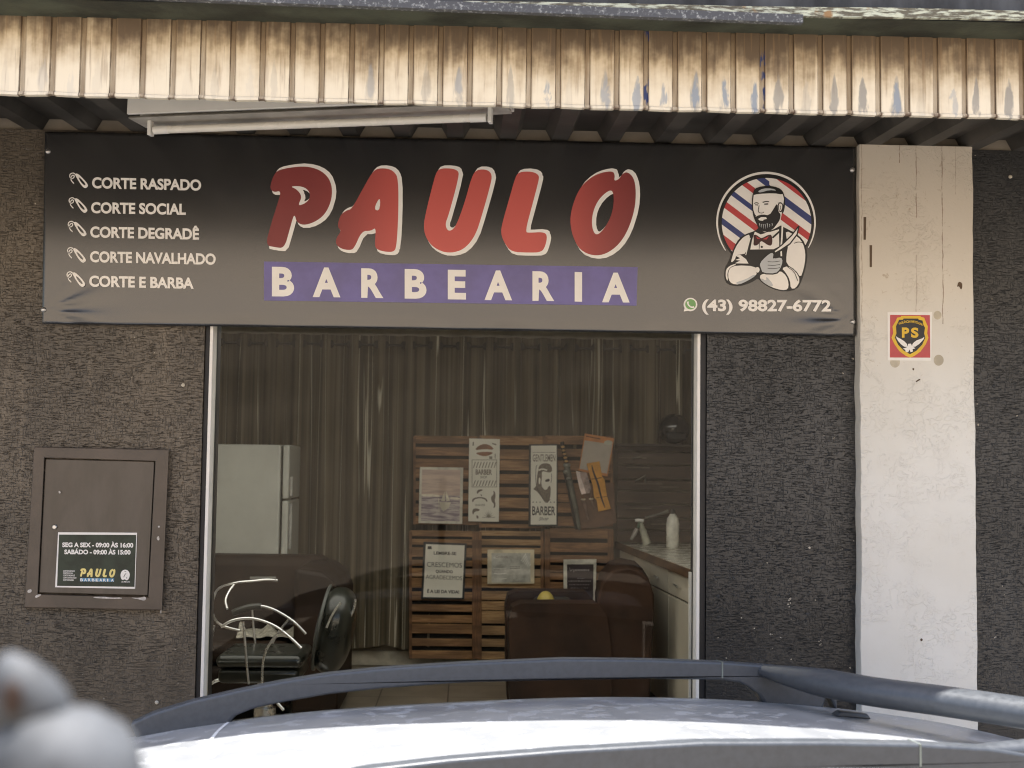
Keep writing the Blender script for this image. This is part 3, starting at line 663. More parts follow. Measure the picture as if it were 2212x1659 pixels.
red.build('red_stripes', mat('red print', (.48, .055, .06), .4, var=.05), EM); blu.build('blue_stripes', mat('navy print', (.045, .06, .19), .4, var=.05), EM)
bt.build('bow_tie', mat('maroon print', (.05, .014, .014), .4), EM)
wl.build('phone_badge', white_print, BN)

# ------------------------------------------------------------------ meter cabinet and its sign
D8 = Dec(0, 0, 884.8, .3)
def on(D, p, Y): return at(D.x0 + p[0] * D.k, D.y0 + p[1] * D.k, Y)
MC = thing('meter_cabinet', on(D8, (690, 1430), 0), 'brown painted metal meter cabinet set in the wall left of the glass front', 'meter cabinet')
brown = mat('brown cabinet paint', (.092, .071, .054), .42, var=.2, vs=5, bump=.15, bs=40)
brown2 = mat('brown cabinet door paint', (.082, .067, .053), .36, var=.2, vs=4, stretch=(3, 1, 1), bump=.1, bs=12)
O_, I_ = [(245, 268), (1215, 288), (1165, 1445), (175, 1425)], [(320, 345), (1120, 363), (1070, 1348), (273, 1328)]
fm_ = MB()
for i in range(4):
    j = (i + 1) % 4
    fm_.hexa([on(D8, O_[i], -.028), on(D8, O_[j], -.028), on(D8, I_[j], -.030), on(D8, I_[i], -.030)], [on(D8, p, .01) for p in (O_[i], O_[j], I_[j], I_[i])])
fm_.build('cabinet_frame', brown, MC, bevel=.003)
q = [(328, 356), (1112, 374), (1064, 1338), (280, 1318)]
MB().hexa([on(D8, p, -.020) for p in q], [on(D8, p, .01) for p in q]).build('cabinet_door', brown2, MC, bevel=.002)
MB().lathe([(.009, 0), (.009, .005), (.006, .008), (.002, .008)], on(D8, (395, 845), -.020), (0, -1, 0)).build('door_lock', metal_grey, MC, smooth=True)
chipm = mat('bare pale chips', (.55, .52, .48), .7, vs=60); dd = Dec(-.0315, 0, 884.8, .3)
for q in ([(200, 1298), (226, 1292), (230, 1312), (210, 1322), (196, 1315)], [(660, 1349), (740, 1346), (800, 1354), (878, 1352), (876, 1364), (700, 1360)], [(930, 1353), (1010, 1356), (1040, 1344), (1056, 1358), (1040, 1378), (1000, 1366)],
          [(250, 1344), (275, 1330), (300, 1330), (285, 1345), (258, 1358)], [(1126, 925), (1142, 905), (1150, 935), (1138, 945)], [(1136, 838), (1150, 835), (1152, 848), (1138, 850)], [(1155, 1445), (1162, 1440), (1162, 1465), (1156, 1470)], [(420, 588), (432, 585), (438, 600), (425, 605)]): dd.poly(MB(), q, 0, 1).build('chipped_paint', chipm, MC)
DS = Dec(-.0225, 110.6, 1133.6, .09, .0005)
HS = thing('hours_sign', on(DS, (1050, 1500), -.022), 'small dark green opening hours sign with white border stuck on the brown cabinet', 'sign')
q = [(165, 178), (2062, 190), (2015, 1538), (92, 1500)]
MB().hexa([on(DS, p, -.0225) for p in q], [on(DS, p, -.0202) for p in q]).build('sign_border', white_print, HS)
a = MB(); DS.poly(a, [(190, 236), (2040, 244), (1998, 1490), (140, 1466)], 1)
a.build('sign_panel', mat('dark green film', (.034, .044, .031), .45, var=.3, vs=12, spec=.3), HS)
a, y_, c = MB(), MB(), MB()
DS.text(a, 'SEG A SEX - 09:00 ÀS 16:00', (265, 536), (1970, 548), 112, 2, .042); DS.text(a, 'SABÁDO - 09:00 ÀS 15:00', (315, 706), (1905, 716), 112, 2, .042)
for i, (t_, x_) in enumerate((('CORTE RASPADO', 570), ('CORTE SOCIAL', 530), ('CORTE DEGRADÊ', 565), ('CORTE NAVALHADO', 605), ('CORTE E BARBA', 545))): DS.text(a, t_, (285, 1125 + i * 54), (x_, 1130 + i * 54), 36, 2, .02)
txp = lambda p: (690 + (p[0] - 120) * .425, 1045 + (p[1] - 137) * .455)
paulo(DS, y_, None, 2, txp)
DS.poly(c, [(690, 1280), (1512, 1288), (1508, 1366), (692, 1358)], 2); c.build('blue_band', mat('sky blue print', (.08, .27, .46), .4), HS)
for i, chh in enumerate('BARBEARIA'):
    x_ = 698 + i * 92; DS.text(a, chh, (x_, 1356 + i), (x_ + (28 if chh == 'I' else 66), 1356 + i), 68, 3, .03)
DS.poly(a, [(1690, 1320), (1665, 1250), (1662, 1180), (1700, 1100), (1780, 1072), (1850, 1100), (1890, 1180), (1880, 1250), (1850, 1320), (1800, 1338), (1770, 1305), (1740, 1320)], 2, 1)
DS.text(a, '(43) 98827-6772', (1685, 1384), (1890, 1386), 34, 2, .02)
y_.build('yellow_lettering', mat('yellow print', (.78, .66, .24), .4, var=.05), HS); a.build('white_lettering', white_print, HS)
c = MB(); DS.ribbon(c, [(1740, 1260), (1770, 1190), (1800, 1170)], 14, 3); DS.ribbon(c, [(1800, 1290), (1815, 1260)], 10, 3); DS.ribbon(c, [(1755, 1110), (1800, 1130)], 10, 3); c.build('emblem_print', black_print, HS)

# ------------------------------------------------------------------ guard company sticker on the pillar
DP = Dec(-.062, 1880.2, 652.5, .08668, .0005)
PS = thing('guard_sticker', on(DP, (980, 1450), -.061), 'square red plaque with black and yellow PS shield on the white pillar', 'plaque')
q = [(425, 245), (1540, 245), (1515, 1462), (430, 1450)]
MB().hexa([on(DP, p, -.062) for p in q], [on(DP, p, -.060) for p in q]).build('plaque_border', white_print, PS)
a = MB(); DP.poly(a, [(492, 320), (1482, 324), (1492, 1386), (486, 1382)], 1); a.build('red_ground', mat('red enamel', (.50, .058, .066), .35, var=.06), PS)
ye, bk, wt = MB(), MB(), MB()
DP.poly(ye, [(770, 345), (1250, 345), (1262, 368), (1342, 390), (1372, 470), (1432, 610), (1415, 780), (1447, 890), (1382, 1050), (1252, 1230), (1100, 1340), (990, 1386), (880, 1340), (720, 1222), (600, 1052), (524, 890), (570, 770), (550, 610), (620, 490), (668, 390), (760, 370)], 2)
DP.poly(bk, [(720, 440), (810, 440), (830, 410), (1190, 410), (1205, 440), (1300, 460), (1320, 570), (1360, 640), (1340, 780), (1370, 890), (1290, 1060), (1150, 1210), (990, 1300), (830, 1210), (690, 1060), (610, 890), (650, 780), (640, 600), (680, 520)], 3)
DP.text(ye, 'VIGILÂNCIA PARTICULAR', (700, 575), (1305, 595), 58, 4, .03, bend=72)
DP.text(ye, 'P', (785, 888), (965, 888), 255, 4, .045); DP.text(ye, 'S', (1012, 888), (1198, 888), 250, 4, .045)
DP.poly(wt, [(640, 850), (680, 880), (760, 920), (850, 980), (910, 1045), (930, 1120), (840, 1110), (760, 1050), (690, 970), (650, 900)], 4)
DP.poly(wt, [(1345, 865), (1290, 905), (1150, 955), (1090, 1000), (1050, 1045), (1030, 1120), (1120, 1110), (1210, 1050), (1280, 980), (1330, 920)], 4)
DP.poly(wt, [(940, 1040), (1010, 1035), (1040, 1100), (1120, 1150), (1050, 1175), (1062, 1230), (1000, 1248), (980, 1180), (940, 1252), (880, 1242), (868, 1190), (810, 1160), (900, 1130), (930, 1100)], 5)
ye.build('yellow_shield', mat('yellow enamel', (.74, .47, .02), .35, var=.06), PS); bk.build('black_shield', black_print, PS); wt.build('eagle_print', white_print, PS)

dd = Dec(-.0012, 1106, 829.5, .5); chip_m = mat('bare pale plaster', (.45, .42, .36), .8, vs=70)
rc = random.Random(11)
for cx_, cy_, r_, n_ in ((1203, 925, 8, 3), (1200, 955, 9, 3), (1120, 1085, 5, 2), (1165, 1090, 5, 1), (1330, 1105, 8, 2), (1285, 705, 4, 1), (990, 1010, 3, 1), (1045, 1060, 4, 1), (2085, 1090, 7, 2), (860, 765, 5, 1)):
    for k in range(n_):
        a_, b_ = cx_ + rc.uniform(-r_, r_), cy_ + rc.uniform(-r_ * 1.3, r_ * 1.3); q_ = rc.uniform(2, 5.5)
        dd.poly(MB(), [(a_ + q_ * rc.uniform(.5, 1.3) * math.cos(t), b_ + q_ * rc.uniform(.4, 1.2) * math.sin(t)) for t in (0, 1.1, 2.2, 3.3, 4.4, 5.4)], 0).build('paint_chip', chip_m, B)
# small nails and pegs left in the walls
for px, py, nm in ((396, 832, 'bright nail head by the door jamb on the left wall'), (339, 1517, 'white round peg low on the left wall'), (2182, 382, 'tiny pale nail head on the black wall right of the pillar')):
    tag(MB().lathe([(.007, 0), (.007, .004), (.003, .007)], at(px, py, -.001), (0, -1, 0), 12).build('wall_nail', mat('pale nail', (.6, .55, .45), .5), smooth=True), nm, 'nail')

# ------------------------------------------------------------------ curtain and rod along the back wall
CZT, CZB = 2.60, .175
curt = curtain_mat(); dark_ring = mat('dark eyelet', (.03, .025, .022), .5)
def curtain(xa, xb, label, ph, zb):
    rnd = random.Random(ph); CYc = BW - .11
    t = thing('curtain', ((xa + xb) / 2, CYc, zb), label, 'curtain', 'curtains along the back wall')
    n = int((xb - xa) / .011); rows = []; per = .2134
    for j in range(26):
        v = j / 25; z = CZT - (CZT - zb) * v; row = []
        for i in range(n + 1):
            x = xa + (xb - xa) * i / n; a_ = 2 * math.pi * (x - ph) / per
            wob = .10 * math.sin(3.1 * x + 2.2 * v) + .25 * v * math.sin(5.3 * x + 1) + .35 * v * math.sin(9.7 * x + 2.4 * v)
            s_ = math.sin(a_ + wob * 2); y = .042 * (abs(s_) ** .75) * (1 if s_ > 0 else -1)
            y += v * .016 * math.sin(23 * x + 4 * v) + v * .010 * math.sin(61 * x + 1.7)
            row.append((x + .018 * v * math.sin(6 * x), CYc + y, z + (.012 * math.sin(17 * x) if j == 25 else 0)))
        rows.append([Vector(p) for p in row])
    o = MB().grid(rows).build('curtain_cloth', curt, t, smooth='all')
    k = math.ceil((xa - ph) / per)
    while ph + k * per < xb - .02:
        for dx in (-.034, .034):
            MB().lathe([(.012, -.002), (.030, -.002), (.033, .001), (.030, .004), (.012, .004)], (ph + k * per + dx - .0535, CYc - .028, CZT - .075), (.75 if dx < 0 else -.75, -1, 0), 14).build('eyelet', dark_ring, t, smooth=True)
        k += 1
xg = at(530, 752, BW - .1).x + .0535
curtain(-2.6, .72, 'long grey curtain with painted fold highlights from the fridge to behind the slatted panels', xg, CZB)
curtain(.74, 2.0, 'short grey curtain with painted fold highlights hanging above the dark tool rack', xg, 1.72)
tag(MB().tube([(-2.7, BW - .11, CZT - .075), (2.02, BW - .11, CZT - .075)], .0095, 10).build('curtain_rod', dark_ring, smooth=True), 'thin dark rod threading the curtain eyelets under the ceiling', 'curtain rod')

# ------------------------------------------------------------------ slatted wooden panels on the back wall
PY = BW - .215
D7 = Dec(PY, 857.1, 1133.6, .2375)
woods = [wood_mat('honey slats', (.22, .105, .040), (.42, .24, .105)), wood_mat('pale slats', (.27, .15, .062), (.50, .32, .155)), wood_mat('brown slats', (.17, .082, .034), (.36, .19, .084))]
postw = wood_mat('brown post wood', (.13, .06, .025), (.26, .13, .055), (14, 1, 1))
backing = mat('dark gap backing', (.022, .020, .016), .9)
def panel(x0, x1, slats, yb, post0, post1, wd, label):
    """px of the crop frame: slats = (top, bottom) rows, posts at both ends"""
    ctr = at(D7.x0 + (x0 + x1) / 2 * D7.k, D7.y0 + yb * D7.k, PY)
    t = thing('slatted_panel', ctr, label, 'wood panel', 'slatted wooden panels on the back wall')
    p = lambda x, y, Y: at(D7.x0 + x * D7.k, D7.y0 + y * D7.k, Y)
    m = MB(); y0, y1 = slats[0][0], slats[-1][1]
    for a, b in slats:
        j = random.uniform(-3, 3)
        q = [(x0, a + j * .3), (x1, a + j * .3 + (x1 - x0) * .012), (x1, b + (x1 - x0) * .012), (x0, b + j * .2)]
        m.hexa([p(x, y, PY - random.uniform(0, .005)) for x, y in q], [p(x, y, PY + .016) for x, y in q])
    m.build('slats', wd, t, bevel=.002)
    for a, b in (post0, post1):
        q = [(a, y0 + 8), (b, y0 + 10), (b, y1 + 4), (a, y1 + 2)]
        MB().hexa([p(x, y, PY - .014) for x, y in q], [p(x, y, PY + .03) for x, y in q]).build('post', postw, t, bevel=.002)
    q = [(x0 + 4, y0 + 12), (x1 - 4, y0 + 12), (x1 - 4, y1 - 6), (x0 + 4, y1 - 6)]
    MB().hexa([p(x, y, PY + .045) for x, y in q], [p(x, y, PY + .05) for x, y in q]).build('backing', backing, t)
c1 = [(50, 103), (128, 180), (205, 290), (318, 372), (392, 470), (482, 572), (605, 688), (722, 786), (818, 888), (897, 985), (1030, 1100), (1140, 1216)]
c2 = [(52, 98), (130, 182), (206, 260), (300, 362), (398, 466), (476, 572), (600, 682), (692, 776), (782, 896), (918, 1000), (1036, 1108), (1152, 1224)]
c3 = [(30, 120), (160, 246), (276, 342), (366, 430), (436, 500), (520, 612), (640, 730), (760, 850), (880, 980), (1010, 1110), (1140, 1226)]
panel(124, 692, c1, 1216, (112, 138), (686, 742), woods[0], 'lower slatted panel behind the black framed motto')
panel(752, 1312, c2, 1224, (742, 772), (1308, 1338), woods[1], 'lower slatted panel behind the pale landscape certificate')
panel(1392, 1925, c3, 1226, (1344, 1394), (1918, 1972), woods[2], 'lower slatted panel behind the white framed notice by the counter')
def upper(seed):
    r = random.Random(seed); y = -812; out = []
    while y < 0:
        h = r.uniform(62, 98); out.append((y, min(y + h, 26))); y += h + r.choice([7, 34, 40, 30])
    return out
panel(160, 740, upper(3), 26, (150, 172), (722, 744), woods[2], 'upper slatted panel behind the sailboat picture')
panel(752, 1345, upper(5), 26, (748, 770), (1325, 1348), woods[0], 'upper slatted panel between the two tall barber posters')
panel(1352, 1965, upper(9), 26, (1350, 1372), (1940, 1966), woods[2], 'upper slatted panel behind the sword and orange board')

# ------------------------------------------------------------------ pictures and posters
paper = mat('warm white paper', (.80, .78, .70), .55, var=.04, vs=3); ink = mat('dark ink', (.05, .045, .042), .6); greyink = mat('grey brown ink', (.20, .165, .135), .6, var=.2, vs=60)
frameb = mat('black picture frame', (.022, .022, .022), .35)
def slab(D, q, Y, dep, name, m, par, bev=.002):
    return MB().hexa([on(D, p, Y) for p in q], [on(D, p, Y + dep) for p in q]).build(name, m, par, bevel=bev)
FYp = PY - .030
DA = Dec(FYp - .0022, 829.5, 884.8, .2, .0012)
# sailboat
t = thing('sailboat_picture', on(DA, (610, 1230), FYp), 'faded lilac picture of a sailboat in a pale frame, left of the tall posters', 'picture')
q = [(388, 620), (856, 626), (846, 1236), (372, 1226)]; slab(DA, q, FYp, .018, 'picture_frame', mat('pale frame', (.66, .63, .55), .5), t)
sk_m, t_, b_ = new_mat('hazy pink print'); n_ = N(t_); X, Y, Z = n_.xyz(); zc = on(DA, (600, 930), FYp).z
n_.to(n_.mix(n_.ramp(n_.noise(n_.map((3, 1, 26)), 2, 4), .35, .65), (.50, .38, .34), (.66, .52, .44)), b_.inputs['Base Color'])
a = MB(); DA.poly(a, [(412, 648), (826, 652), (820, 930), (406, 920)], 1); a.build('sky_print', sk_m, t)
sea_m, t_, b_ = new_mat('lilac sea print'); n_ = N(t_)
n_.to(n_.mix(n_.ramp(n_.noise(n_.map((5, 1, 50)), 2, 4), .42, .58), (.26, .21, .25), (.55, .49, .48)), b_.inputs['Base Color'])
a = MB(); DA.poly(a, [(406, 922), (820, 932), (816, 1206), (398, 1198)], 1); a.build('sea_print', sea_m, t)
a = MB(); DA.poly(a, [(404, 910), (580, 916), (620, 945), (500, 940), (402, 936)], 2, 1); DA.poly(a, [(700, 945), (820, 950), (820, 975), (720, 970)], 2, 1)
DA.poly(a, [(666, 866), (712, 985), (672, 990)], 2); DA.poly(a, [(655, 880), (660, 990), (615, 985)], 2); DA.poly(a, [(600, 1000), (725, 1000), (700, 1060), (640, 1100), (612, 1060)], 2); DA.ribbon(a, [(590, 960), (596, 1110)], 7, 2)
a.build('boat_print', mat('pale print', (.80, .74, .62), .6), t)
# tall barber poster (left)
t = thing('barber_poster', on(DA, (1080, 1210), FYp), 'tall narrow white barber poster in three blocks with moustaches, left of the bearded head poster', 'poster')
q = [(920, 312), (1252, 318), (1240, 1212), (910, 1206)]; slab(DA, q, FYp, .016, 'board', paper, t)
a, g, o_ = MB(), MB(), MB()
DA.poly(o_, [(975, 440), (1020, 390), (1085, 368), (1150, 385), (1195, 435), (1085, 425)], 1, 1); DA.poly(o_, [(985, 465), (1085, 455), (1185, 460), (1150, 490), (1085, 506), (1020, 490)], 1, 1)
o_.build('badge_print', mat('rust print', (.27, .13, .075), .6), t)
for p_ in ([(958, 350), (972, 350), (970, 390), (955, 388)], [(1165, 358), (1215, 372), (1210, 388), (1170, 372)], [(1135, 505), (1170, 505), (1168, 535), (1138, 535)], [(1196, 478), (1206, 478), (1204, 530), (1196, 530)]): DA.poly(g, p_, 1)
DA.rect(g, 950, 540, 1222, 546, 1); DA.rect(g, 946, 832, 1216, 838, 1); DA.rect(g, 948, 540, 954, 838, 1); DA.rect(g, 1214, 540, 1220, 838, 1)
for i in range(8):
    x_ = 960 + i * 32
    for y0_, y1_ in ((565, 630), (765, 825)): DA.poly(g, [(x_ + 22, y0_), (x_ + 32, y0_), (x_ + 10, y1_), (x_, y1_)], 1)
DA.text(a, 'BARBER', (990, 702), (1165, 704), 56, 2, .02); DA.text(g, 'SHOP', (1040, 742), (1112, 743), 26, 2, .01)
for p_ in ([(1000, 900), (1010, 868), (1060, 858), (1065, 875), (1030, 885), (1012, 910)], [(1035, 915), (1060, 920), (1058, 940)], [(948, 985), (965, 955), (1035, 942), (1100, 955), (1120, 990), (1110, 1000), (1090, 968), (1035, 955), (975, 968), (960, 1005)],
           [(1180, 870), (1200, 890), (1205, 940), (1195, 980), (1205, 1020), (1200, 1055), (1180, 1068), (1190, 1020), (1160, 990), (1155, 940), (1185, 915)], [(950, 1100), (970, 1065), (1030, 1072), (1032, 1095), (980, 1100), (962, 1140)], [(995, 1140), (1022, 1150), (1018, 1180), (1000, 1172)]): DA.poly(a, p_, 1, 1)
for k in range(7):
    an = math.pi * (1.12 + .76 * k / 6); c_, s_ = math.cos(an), math.sin(an)
    DA.poly(g, [(1130 - s_ * 6, 1165 + c_ * 6), (1130 + c_ * 62, 1165 + s_ * 85), (1130 + s_ * 6, 1165 - c_ * 6)], 1)
DA.rect(g, 1060, 1160, 1200, 1166, 1); DA.text(g, 'SHAVER', (985, 1042), (1092, 1042), 22, 1, .01)
a.build('black_print', greyink, t); g.build('grey_print', mat('olive grey ink', (.27, .25, .20), .6), t)
# bearded head poster
DB = Dec(FYp - .004, 1106, 884.8, .2, .0012)
t = thing('barber_poster', on(DB, (340, 1260), FYp), 'tall narrow poster of a bearded head with BARBER in a black frame', 'poster')
slab(DB, [(184, 374), (492, 370), (494, 1262), (178, 1262)], FYp, .02, 'poster_frame', frameb, t)
a = MB(); DB.poly(a, [(205, 390), (482, 388), (480, 1242), (202, 1242)], 0); a.build('poster_sheet', paper, t)
a, g, c = MB(), MB(), MB()
DB.rect(g, 222, 460, 468, 465, 1); DB.text(g, 'GENTLEMEN', (224, 560), (468, 560), 76, 1, .012)
DB.poly(g, [(282, 660), (290, 610), (330, 580), (400, 580), (432, 620), (432, 670), (400, 682), (355, 668), (320, 668), (325, 720), (315, 800), (330, 850), (370, 876), (400, 820), (415, 830), (420, 870), (410, 970), (375, 1012), (330, 960), (270, 880), (222, 858), (265, 830), (270, 720)], 2, 2)
DB.ribbon(a, [(272, 600), (258, 620), (255, 760), (268, 850), (330, 960), (372, 1016), (412, 968)], 6, 3); DB.poly(a, [(355, 760), (405, 742), (408, 776), (362, 782)], 3, 1); DB.ribbon(a, [(425, 690), (430, 740), (420, 790)], 5, 3)
DB.poly(c, [(288, 740), (300, 730), (310, 760), (302, 810), (288, 800)], 3, 1); DB.ribbon(c, [(285, 655), (330, 640), (380, 655)], 16, 3)
DB.text(a, 'BARBER', (218, 1140), (468, 1142), 96, 1, .02); DB.text(a, 'Shop', (288, 1198), (388, 1192), 36, 1, 0, slant=14)
for x_ in (228, 265, 302, 418, 455): DB.disc(a, x_, 1000, 7, 6, 1, 8)
a.build('black_print', ink, t); g.build('grey_print', greyink, t); c.build('pale_print', paper, t)
# motto
DM = Dec(FYp - .004, 906.9, 1161.3, .08333, .0012)
t = thing('framed_motto', on(DM, (600, 1590), FYp), 'black framed white motto sign reading CRESCEMOS QUANDO AGRADECEMOS', 'framed sign')
slab(DM, [(95, 105), (1218, 150), (1152, 1602), (30, 1590)], FYp, .02, 'sign_frame', frameb, t)
a = MB(); DM.poly(a, [(156, 170), (1162, 202), (1098, 1562), (88, 1540)], 0); a.build('sign_sheet', paper, t)
a = MB(); DM.text(a, 'LEMBRE-SE', (360, 438), (945, 456), 80, 1, .03); DM.text(a, 'CRESCEMOS', (185, 752), (1090, 778), 118, 1, -.004); DM.text(a, 'QUANDO', (410, 912), (855, 926), 78, 1, .03)
DM.text(a, 'AGRADECEMOS', (155, 1062), (1092, 1106), 100, 1, -.008); DM.text(a, 'É A LEI DA VIDA!', (190, 1432), (1020, 1452), 84, 1, .035); DM.poly(a, [(205, 225), (300, 220), (312, 300), (200, 300)], 1)
a.build('sign_lettering', ink, t)
# certificate
DC = Dec(FYp - .004, 857.1, 1133.6, .2375, .0012)
t = thing('certificate', on(DC, (1040, 540), FYp), 'landscape certificate under shiny film in a pale cream frame', 'certificate')
slab(DC, [(825, 225), (1250, 225), (1252, 536), (824, 540)], FYp, .018, 'certificate_frame', mat('cream frame', (.68, .61, .45), .5), t)
a = MB(); DC.poly(a, [(862, 258), (1214, 258), (1216, 524), (862, 526)], 0); a.build('certificate_sheet', mat('silvery sheet', (.56, .56, .52), .3, var=.2, vs=12, coat=.4), t)
a = MB()
for i in range(6): DC.ribbon(a, [(1130 + i * 14, 330 + i * 12), (1150 + i * 13, 300 + i * 10), (1175 + i * 8, 262 + i * 22)], 7, 1)
for i in range(5): DC.ribbon(a, [(880, 300 + i * 48), (930 + 20 * (i % 3), 310 + i * 46), (1000, 296 + i * 48)], 5, 1)
a.build('crease_glint', mat('white glint', (.85, .85, .80), .25), t)  # white streaks: reflections on the film wrinkles put in as colour
a = MB(); DC.text(a, 'Certificado', (900, 300), (1010, 302), 20, 1.5)
for y_ in (380, 395): DC.rect(a, 1030, y_, 1120, y_ + 4, 1.5)
a.build('certificate_lettering', greyink, t)
# dark notice
t = thing('framed_notice', on(DC, (1660, 712), FYp), 'dark purple notice with pale script in a white frame', 'framed sign')
slab(DC, [(1516, 316), (1816, 312), (1808, 712), (1518, 716)], FYp, .018, 'notice_frame', mat('worn white frame', (.68, .66, .58), .5), t)
a = MB(); DC.poly(a, [(1548, 360), (1790, 360), (1784, 705), (1552, 708)], 0); a.build('notice_sheet', mat('purple black sheet', (.045, .032, .035), .4), t)
a = MB(); DC.ribbon(a, [(1572, 390), (1580, 430), (1600, 395), (1612, 430)], 5, 1)
for y_, x0_, x1_, h_ in ((412, 1618, 1750, 16), (487, 1640, 1710, 5), (512, 1562, 1770, 8), (545, 1570, 1760, 5), (575, 1580, 1750, 4), (612, 1620, 1720, 4)):
    x = x0_
    while x < x1_:
        w_ = random.uniform(7, 22); DC.rect(a, x, y_ - h_ / 2, min(x + w_, x1_), y_ + h_ / 2, 1); x += w_ + 6
a.build('notice_script', mat('pale lilac ink', (.36, .33, .34), .6), t)

# ------------------------------------------------------------------ things pinned on the upper right panel
hide = MB().prism([on(DB, p, PY - .020) for p in [(960, 788), (1104, 790), (1108, 1050), (1132, 1222), (890, 1276), (680, 1294), (600, 905)]], (0, .005, 0)).build('hide_sheet', mat('brown hide', (.155, .085, .052), .7, var=.2, vs=8, bump=.3, bs=30))
tag(hide, 'large plain brown hide sheet pinned behind the sword and strap', 'hide')
ob = thing('calendar_board', on(DB, (880, 690), PY - .03), 'tilted orange board with grey sheet and white oval mark', 'board')
slab(DB, [(786, 258), (1106, 310), (1032, 722), (718, 660)], PY - .034, .006, 'orange_board', mat('orange card', (.58, .24, .085), .6, var=.15), ob, .001)
a = MB(); DX = Dec(PY - .0355, 1106, 884.8, .2, .0012); DX.poly(a, [(784, 332), (1084, 376), (1026, 692), (730, 640)], 0); a.build('grey_sheet', mat('grey paper', (.46, .41, .36), .6, var=.06), ob)
a = MB(); DX.disc(a, 1040, 356, 46, 25, 1); a.build('white_oval', mat('pale oval print', (.45, .45, .38), .6), ob)
a = MB(); DX.poly(a, [(800, 282), (955, 312), (955, 322), (800, 292)], 1); a.build('header_print', mat('brown print', (.13, .06, .03), .6), ob)
# sword
sw = thing('sword', on(DB, (650, 1300), PY - .03), 'long sword in a dark sheath with banded yellow grip hung slanting', 'sword')
SY = PY - .045
seg = lambda pts, r: ([on(DB, p, SY) for p in pts], r)
MB().tube([on(DB, (592, 620), SY), on(DB, (640, 850), SY), (on(DB, (690, 1080), SY)), on(DB, (728, 1298), SY)], [.024, .022, .019, .012], 10, flat=(1, .6)).build('sheath', mat('grey green sheath', (.12, .125, .105), .35, .2, var=.3, vs=6), sw, smooth=True)
MB().tube([on(DB, (575, 660), SY + .012), on(DB, (625, 870), SY + .012), on(DB, (700, 1290), SY + .012)], [.020, .019, .014], 8).build('sheath_back', mat('black sheath edge', (.02, .018, .016), .5), sw, smooth=True)
MB().tube([on(DB, (538, 348), SY), on(DB, (590, 590), SY)], .015, 10).build('grip', mat('black grip', (.025, .02, .018), .6), sw, smooth=True)
a = MB()
for i in range(5): a.ball(on(DB, (548 + i * 9, 402 + i * 39), SY - .010), .015, .008, .011, 10, 6)
a.build('grip_band', mat('yellow wrap diamonds', (.42, .25, .09), .5), sw, smooth='all')
a = MB(); a.ball(on(DB, (592, 600), SY), .030, .022, .018, 12, 8); a.ball(on(DB, (585, 672), SY), .022, .02, .02, 10, 6); a.ball(on(DB, (610, 745), SY - .008), .018, .014, .014, 10, 6)
a.build('sword_fitting', mat('dull steel', (.26, .27, .24), .4, .5), sw, smooth='all')
# papers and strap
pk = thing('folded_papers', on(DB, (780, 910), PY - .04), 'small pinkish folded papers pinned left of the orange strap', 'papers')
a = MB().prism([on(DB, p, PY - .046) for p in [(690, 662), (735, 672), (742, 730), (775, 820), (800, 906), (752, 916), (730, 850), (705, 740)]], (0, .004, 0)); a.build('front_sheet', mat('pink white paper', (.80, .66, .62), .6), pk)
a = MB().prism([on(DB, p, PY - .041) for p in [(735, 672), (805, 680), (830, 760), (852, 860), (835, 905), (790, 905), (760, 820)]], (0, .004, 0)); a.build('back_sheet', mat('rose grey paper', (.36, .27, .245), .6, var=.25, vs=30), pk)
og = thing('orange_strap', on(DB, (940, 1100), PY - .04), 'bright orange folded strip with dark lacing slanting across the grey sheet', 'strap')
MB().prism([on(DB, p, PY - .055) for p in [(806, 582), (945, 558), (974, 722), (1002, 760), (1028, 935), (1070, 1072), (932, 1102), (915, 980), (888, 948), (872, 820), (856, 766)]], (0, .012, 0)).build('strap_band', mat('orange yellow hide', (.66, .31, .04), .5, var=.12, vs=14, bump=.2), og, bevel=.002)
a = MB(); DY2 = Dec(PY - .0565, 1106, 884.8, .2, .0012)
DY2.ribbon(a, [(862, 600), (880, 680), (930, 800), (960, 940), (1005, 1060)], lambda t_: 8 + 14 * math.sin(math.pi * t_), 0); DY2.ribbon(a, [(858, 752), (910, 745), (968, 735)], 8, .3); DY2.ribbon(a, [(905, 955), (960, 945), (1026, 938)], 5, .3)
a.build('strap_lacing', mat('dark lacing', (.045, .022, .018), .7), og)
for lab, A_, B_, C_, nm in (('small knife with pale guard hanging under the pink papers', (768, 915), (770, 970), (826, 1190), 'knife'), ('short thin knife with pale guard half behind the orange strap', (862, 900), (856, 965), (880, 1070), 'knife')):
    kn = thing('hunting_knife', on(DB, C_, PY - .03), lab, nm)
    MB().tube([on(DB, A_, PY - .037), on(DB, B_, PY - .037)], .008, 8).build('grip', mat('brown grip', (.16, .075, .035), .5), kn, smooth=True)
    MB().ball(on(DB, B_, PY - .038), .020, .010, .009, 12, 6).build('guard', mat('pale guard', (.5, .42, .30), .45), kn, smooth='all')
    MB().tube([on(DB, B_, PY - .036), on(DB, C_, PY - .036)], [.015, .008], 8, flat=(1, .5)).build('blade_sheath', mat('rosy sheath', (.20, .125, .095), .5, var=.3), kn, smooth=True)

